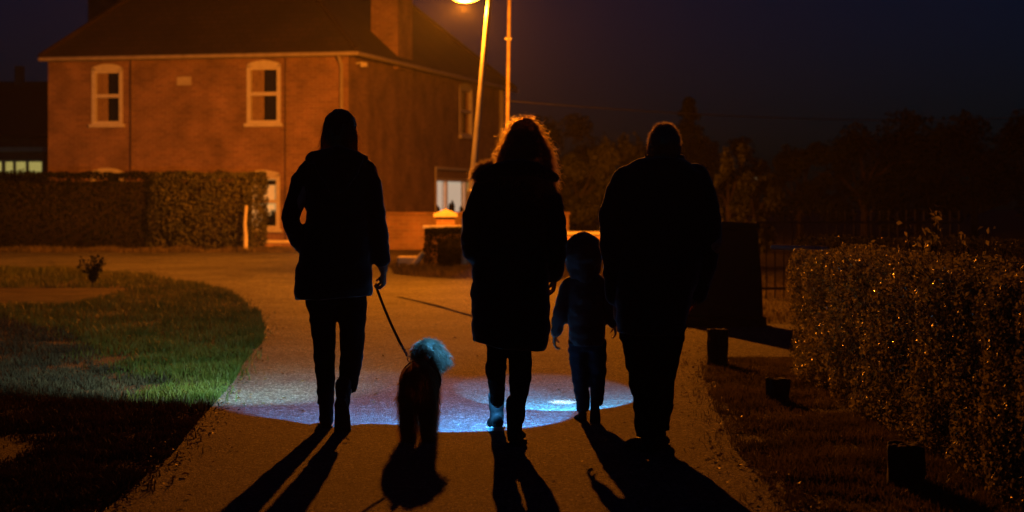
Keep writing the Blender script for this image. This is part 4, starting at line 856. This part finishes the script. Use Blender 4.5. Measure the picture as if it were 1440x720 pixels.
# --- child
def person3():
    Y = 11.5; s = Y/F; ox, oy = 823, CY+HC/s
    g = lambda px, py, y=0: Vector(((px-ox)*s, y, (oy-py)*s)); W = lambda px: px*s
    X0 = (ox-CX)*s; body = MB(); hc = g(821, 360, .01); k = .88
    hm = head(body, hc, k)
    body.tube([g(822, 400), hc-Vector((0, 0, .06))], [.045, .042]); body.tube([g(825, 462), g(824, 445), g(823, 402)], [(.095, .075), (.095, .08), (.10, .06)], 18)
    body.tube([g(799, 402), g(787, 440, -.02), g(781, 470, .03)], [.035, .03, .024]); hand(body, g(780.5, 470, .035), (-.05, .1, -1), (1, .1, 0), -1, .55, .66)
    body.tube([g(845, 402), g(858, 435, -.01), g(864, 455, .0)], [.035, .03, .024]); hand(body, g(864, 456, .0), (.15, .05, -1), (-1, 0, 0), 1, .5, .58)
    body.tube([g(814, 475), g(814.5, 500, .02), g(817, 535, .04), g(820, 580, .03)], [.042, .038, .030, .022]); body.tube([g(838, 475), g(839.5, 500, .02), g(841, 530, .03), g(840, 552, -.04), g(837.5, 565, -.088)], [.042, .036, .03, .026, .022])
    o = fbuild('person', body, .0042, M['skin'], None, (X0, Y, 0), 2); tag(o, 'small child in a hooded padded jacket, one shoe sole showing', 'person'); eyes(o, hc, k, hm)
    ct = MB(); prof = [(384, 806, 842, .075), (394, 796, 852, .09), (420, 796, 852, .10), (455, 799, 851, .10), (478, 800, 851, .10), (486, 802, 849, .097)]
    ct.tube([g((a+b)/2, y) for y, a, b, dd in prof], [(W(b-a)/2, dd) for y, a, b, dd in prof], 28, cap='flat')
    ct.tube([g(801, 400), g(794, 418, -.01), g(787, 442, -.02), g(783, 466, .02)], [.048, .046, .043, .036], 16)
    ct.tube([g(844, 400), g(852, 420, -.01), g(859, 440, -.01), g(863, 453, .0)], [.048, .046, .042, .035], 16)
    c = fbuild('jacket', ct, .008, M['child_coat'], o, None, 3, (.007, (11, 11, 16), (.0035, .062)))
    q = MB(); q.ell(hc+Vector((0, -.02, .012)), (.114, .122, .126), 24); q.tube([hc+Vector((0, -.02, -.02)), hc+Vector((0, -.02, -.11))], [(.112, .115), (.085, .09)], 22)
    q.tube([hc+Vector((.10*math.cos(a), .075, .01+.115*math.sin(a))) for a in [R(-50+280*i/14) for i in range(15)]], [.016]*15, 10)
    fbuild('hood', q, .008, M['child_coat'], c, None, 3, (.009, (14, 14, 14)))
    tr = MB(); tr.tube([g(814, 478), g(814.5, 500, .02), g(817, 535, .04), g(819.5, 562, .03), g(820, 580, .03)], [.066, .060, .050, .042, .036], 16, cap='flat')
    tr.tube([g(838, 478), g(839.5, 500, .02), g(841, 530, .03), g(840, 552, -.04), g(838, 566, -.09)], [.066, .058, .048, .042, .036], 16, cap='flat')
    tr.tube([g(826, 475), g(826, 494)], [(.09, .075), (.07, .06)], 16, cap='flat')
    fbuild('jeans', tr, .008, M['jeans'], o, None, 3, (.007, (14, 14, 30)))
    foot(o, 'shoe', g(819, 581, .04), -.2, 0, M['trainer'], M['white_sole'], .66, .06)
    foot(o, 'shoe', g(836, 564, -.085), .05, R(72), M['trainer'], M['sole'], .66, .05)
    return o, X0, Y
p3, x3, y3 = person3()

# --- man
def person4():
    Y = 10.05; s = Y/F; ox, oy = 920, CY+HC/s
    g = lambda px, py, y=0: Vector(((px-ox)*s, y, (oy-py)*s)); W = lambda px: px*s
    X0 = (ox-CX)*s; body = MB(); hc = g(934, 207, .02)
    hm = head(body, hc, 1.0, .1)
    body.tube([g(931, 250, -.02), g(932, 228, -.015), hc-Vector((0, .02, .05))], [.075, .07, .066])
    body.tube([g(920, 435), g(922, 410), g(926, 350), g(928, 290), g(929, 250)], [(.17, .13), (.18, .15), (.18, .14), (.20, .14), (.16, .09)], 20)
    body.tube([g(874, 262), g(862, 345, -.05), g(868, 420, .05)], [.06, .05, .038]); hand(body, g(868, 424, .055), (-.02, .15, -1), (1, .1, 0), -1, .6, 1.0)
    body.tube([g(986, 258), g(1000, 340, -.05), g(986, 410, .06)], [.06, .05, .038]); hand(body, g(984, 414, .07), (-.4, .3, -.8), (-.7, -.1, .4), -1, .4, 1.0)
    body.tube([g(904, 455), g(908, 520, .03), g(912, 560, .03), g(913, 598, .0)], [.07, .055, .05, .035]); body.tube([g(936, 455), g(932, 520, .06), g(929, 560, .10), g(926, 594, .12)], [.06, .055, .05, .035])
    o = fbuild('person', body, .006, M['skin'], None, (X0, Y, 0), 2); tag(o, 'broad man in a dark jacket walking at the right of the group', 'person'); eyes(o, hc, 1.0, hm)
    ct = MB(); prof = [(222, 908, 960, .085), (230, 893, 975, .105), (242, 872, 992, .13), (270, 866, 998, .155), (310, 862, 1000, .17), (360, 862, 990, .18), (420, 864, 972, .175), (460, 866, 961, .165), (470, 867, 959, .16)]
    ct.tube([g((a+b)/2, y, -.01) for y, a, b, dd in prof], [(W(b-a)/2, dd) for y, a, b, dd in prof], 32, cap='flat')
    ct.tube([g(880, 252), g(869, 270, -.02), g(861, 300, -.05), g(859.5, 335, -.06), g(863, 375, -.01), g(867, 418, .05)], [.068, .066, .064, .064, .060, .052], 18)
    ct.tube([g(979, 248), g(987, 268, -.02), g(994, 300, -.05), g(996, 330, -.05), g(992, 370, .0), g(983, 412, .07)], [.068, .066, .064, .065, .06, .054], 18)
    c = fbuild('jacket', ct, .010, M['coat_man'], o, None, 3, (.010, (6, 6, 12)))
    q = MB(); q.tube([g(934+27*math.cos(a), 224-1.5*math.sin(a), .02+.075*math.sin(a)) for a in [R(200+320*i/14) for i in range(15)]], [(.014, .026)]*15, 12, ref=(0, 0, 1))
    fbuild('collar', q, .008, M['coat_man'], c, None, 2)
    tr = MB(); tr.tube([g(903, 455), g(904, 480), g(908, 520, .03), g(912, 560, .03), g(914, 590, .01), g(914, 614, .0)], [.125, .110, .092, .082, .078, .074], 18, cap='flat')
    tr.tube([g(937, 455), g(935.5, 480), g(932, 520, .06), g(929, 560, .10), g(926.5, 590, .12), g(925, 608, .12)], [.11, .092, .082, .074, .072, .068], 18, cap='flat')
    tr.tube([g(918, 440), g(918, 482)], [(.15, .13), (.12, .10)], 18, cap='flat')
    fbuild('trousers', tr, .009, M['leggings'], o, None, 3, (.010, (8, 8, 16)))
    foot(o, 'shoe', g(911, 612, .0)+Vector((0, 0, .0)), -.45, 0, M['boot'], M['sole'], 1.04, .09)
    foot(o, 'shoe', g(928, 612, .13), .2, 0, M['boot'], M['sole'], 1.04, .09)
    q = MB(); q.ell(hc+Vector((0, -.018, .022)), (.080, .097, .099), 22); q.tube([hc+Vector((0, -.04, .0)), hc+Vector((0, -.045, -.06))], [(.076, .07), (.064, .05)], 18)
    h = fbuild('hair', q, .009, M['hair_grey'], o, None, 2, (.004, (20, 20, 20)))
    V, Fc = grow(h.data, 5200, lambda p, n: unit(n*.7+np.array([.1, .25, .05])+RNG.normal(size=n.shape)*.35), .018, .0015, (0, 0, 0), 3); with_strands(h, V, Fc)
    return o, X0, Y, g
p4, x4, y4, g4 = person4()

# ------------------------------------------------------------------ dog and leash
def dog():
    Y = 10.50; s = Y/F; ox, oy = 587, CY+HC/s
    g = lambda px, py, y=0: Vector(((px-ox)*s, y, (oy-py)*s)); X0 = (ox-CX)*s
    b = MB()
    b.tube([g(586, 546, -.03), g(586, 543, .06), g(587, 546, .20), g(589, 545, .32), g(592, 540, .40)], [(.074, .085), (.087, .118), (.085, .120), (.084, .118), (.07, .085)], 20, ref=(0, 0, 1))
    b.tube([g(592, 535, .36), g(597, 518, .42), g(600, 506, .44)], [.066, .058, .055], 16)
    for sx, px in ((-1, 571), (1, 600)):          # hind leg: thigh, hock, pad
        b.tube([g(px, 560, .02), g(px, 578, .055), g(px-sx*.5, 600, -.035), g(px, 618, -.015), g(px, 623, .012)], [(.042, .060), (.040, .05), (.032, .034), (.028, .028), (.028, .026)], 14)
        b.ell(g(px, 624, .015), (.026, .038, .017), 12)
    for px in (574, 602):
        b.tube([g(px, 560, .36), g(px, 590, .355), g(px, 612, .365), g(px, 624, .37)], [.040, .034, .030, .028], 14); b.ell(g(px, 626, .385), (.025, .036, .017), 12)
    b.tube([g(586, 530, -.05), g(585, 520, -.085), g(584, 510, -.08)], [.022, .018, .012], 10)
    hc = g(595, 504, .47)
    b.ell(hc, (.074, .068, .070), 18); b.tube([hc+Vector((.02, .0, -.008)), hc+Vector((.056, -.012, -.024)), hc+Vector((.082, -.016, -.030))], [(.044, .042), (.038, .036), (.034, .033)], 14)
    b.ell(hc+Vector((.06, -.012, -.05)), (.035, .024, .018), 12)
    b.ell(hc+Vector((-.01, -.062, -.025)), (.034, .016, .055), 14); b.ell(hc+Vector((-.01, .06, -.025)), (.034, .016, .055), 14)
    o = fbuild('dog', b, .007, M['dog_dark'], None, (X0, Y, 0), 2, (.006, (25, 25, 25)))
    tag(o, 'small shaggy dog with dark body and pale head turned right, on a leash', 'dog')
    # fur: dark over back and legs, pale on head, neck and flank edge
    hz_ = np.array(hc[:])
    def side(p): return np.clip((1.25-np.linalg.norm((p-hz_)/np.array([.125, .14, .13]), axis=1))*4, 0, 1)
    f = MB(); f.bx(-.001, .001, .1, .101, .3, .301)
    V1, F1 = grow(o.data, 12000, lambda p, n: unit(n*.55+np.array([0, -.35, -.75])+RNG.normal(size=n.shape)*.25), .042, .0012, (0, 0, -.014), 3, .004, .8, keep=lambda p: 1-side(p))
    def curls(p): return side(p)*np.array([1.0 if mnoise.noise(Vector(q)*26) > -.12 else .06 for q in p])
    V2, F2 = grow(o.data, 4200, lambda p, n: unit(n*.6+np.array([.25, -.1, -.55])+.55*np.array([mnoise.noise_vector(Vector(q)*30)[:] for q in p])+RNG.normal(size=n.shape)*.12), .046, .0017, (0, 0, -.016), 5, .006, 1.1, keep=curls)
    V4, F4 = grow(o.data, 1500, lambda p, n: unit(n*.5+np.array([.0, -.2, -.7])+RNG.normal(size=n.shape)*.25), .034, .0014, (0, 0, -.012), 3, .004, .8, keep=lambda p: side(p)*(p[:, 0] < hz_[0]-.025)+1e-9)
    V1, F1 = np.concatenate([V1, V4]), np.concatenate([F1, F4+len(V1)])
    V3, F3 = grow(o.data, 1500, lambda p, n: unit(n*.6+np.array([.2, -.1, -.8])+RNG.normal(size=n.shape)*.25), .036, .0012, (0, 0, -.014), 3, .003, .7, keep=lambda p: ((p[:, 0] > .062) & (p[:, 1] > .12)).astype(float)+1e-9)
    link('dark_fur', npmesh('dark_fur', V1, F1, M['dog_dark'], None, True), o)
    link('pale_fur', npmesh('pale_fur', np.concatenate([V2, V3]), np.concatenate([F2, F3+len(V2)]), M['dog_pale'], None, True), o)
    q = MB(); q.ell(hc+Vector((.105, -.018, -.020)), (.013, .015, .012), 12); q.build('nose', M['dog_nose'], o, smooth=True)
    for sy_ in (-1, 1): q = MB(); q.ell(hc+Vector((.055, sy_*.034-.004, .012)), (.009,)*3, 10); q.build('eye', M['dog_nose'], o, smooth=True)
    q = MB(); n = 26; c0 = g(588, 541, .27)
    q.tube([c0+Vector((.106*math.cos(a), -.02*math.sin(a), .112*math.sin(a))) for a in [2*math.pi*k/n for k in range(n+1)]], [(.012, .004)]*(n+1), 8, ref=(0, 0, 1), cap='flat')
    q.build('harness', M['harness'], o, smooth=True)
    return o, Vector((X0, Y, 0))+g(572, 508, .25)
d1, collar_pt = dog()
q = MB(); a, b = leash_hand+Vector((-.022, .0, -.02)), collar_pt
dirv = (b-a); cl = empty('dog_leash', b, 'taut leash from the hand of the beanie woman to the small dog', 'leash')
pts = [a+dirv*t+Vector((-.004, 0, -.025*4*t*(1-t)))-b for t in [i/10 for i in range(11)]]
q.tube(pts[:9], [(.0075, .003)]*9, 8); q.tube([Vector((.02, .0, .05))+pts[0], Vector((.025, .012, .02))+pts[0], pts[0]], [(.007, .003)]*3, 8); q.build('strap', M['leash'], cl, smooth=True)
q = MB(); q.tube([pts[8]+(pts[10]-pts[8])*t+Vector((.004*math.sin(t*22), .004*math.cos(t*22), 0)) for t in [i/16 for i in range(14)]], [.0065]*14, 8); q.build('rope_end', M['rope'], cl, smooth=True)
q = MB(); q.tube([Vector((.010*math.cos(t), .0, .016*math.sin(t)))-Vector((0, 0, .008)) for t in [i*math.pi/6 for i in range(13)]], [.003]*13, 8); q.build('clip', M['chrome'], cl, smooth=True)

# ------------------------------------------------------------------ hand torches (the light pools on the road come from them)
def torch(label, loc, aim, half, watts, col, blend, k=1.0):
    loc, aim = Vector(loc), Vector(aim).normalized()
    r = empty('hand_torch', loc, label, 'torch')
    q = MB(); q.tube([-aim*.13*k, -aim*.03*k, -aim*.02*k, -aim*.002*k], [.012*k, .012*k, .017*k, .019*k], 14, cap='flat'); q.build('barrel', M['torch'], r, smooth=True)
    q = MB(); q.tube([-aim*.001, aim*.002], [.016*k, .016*k], 14, cap='flat'); q.build('lens', M['torch_lens'], r)
    l = bpy.data.lights.new('torch_beam', 'SPOT'); l.energy = watts; l.color = col; l.spot_size = 2*half; l.spot_blend = blend; l.shadow_soft_size = .012
    lo = link('torch_beam', l, r, aim*.012); lo.rotation_mode = 'QUATERNION'; lo.rotation_quaternion = aim.to_track_quat('-Z', 'Y')
    return r
T1 = torch('hand torch held in front of the curly haired woman, its wide beam on the road', (-.12, 10.72, .98), (-.22, .68, -.69), R(33), 860, (.05, .38, 1.0), .18)
torch('added unseen torch before the woman with the dog, lighting the grass corner', (-1.10, 11.50, 1.0), (-1.45, 3.5, -1.0), R(34), 1150, (.38, .66, .56), .95)  # torch added out of view to light the grass corner
T2 = torch('hand torch of the child, its small bright pool on the road', (.36, 11.72, .62), (-.06, .72, -.52), R(25), 560, (.05, .50, 1.0), .10, .8)
l = bpy.data.lights.new('torch_beam', 'SPOT'); l.energy = 1100; l.color = (.55, .85, 1.0); l.spot_size = R(11); l.spot_blend = .9; l.shadow_soft_size = .012
hb = Vector((-.04, .88, -.61)).normalized(); lo = link('torch_beam', l, T2, hb*.014); lo.rotation_mode = 'QUATERNION'; lo.rotation_quaternion = hb.to_track_quat('-Z', 'Y')
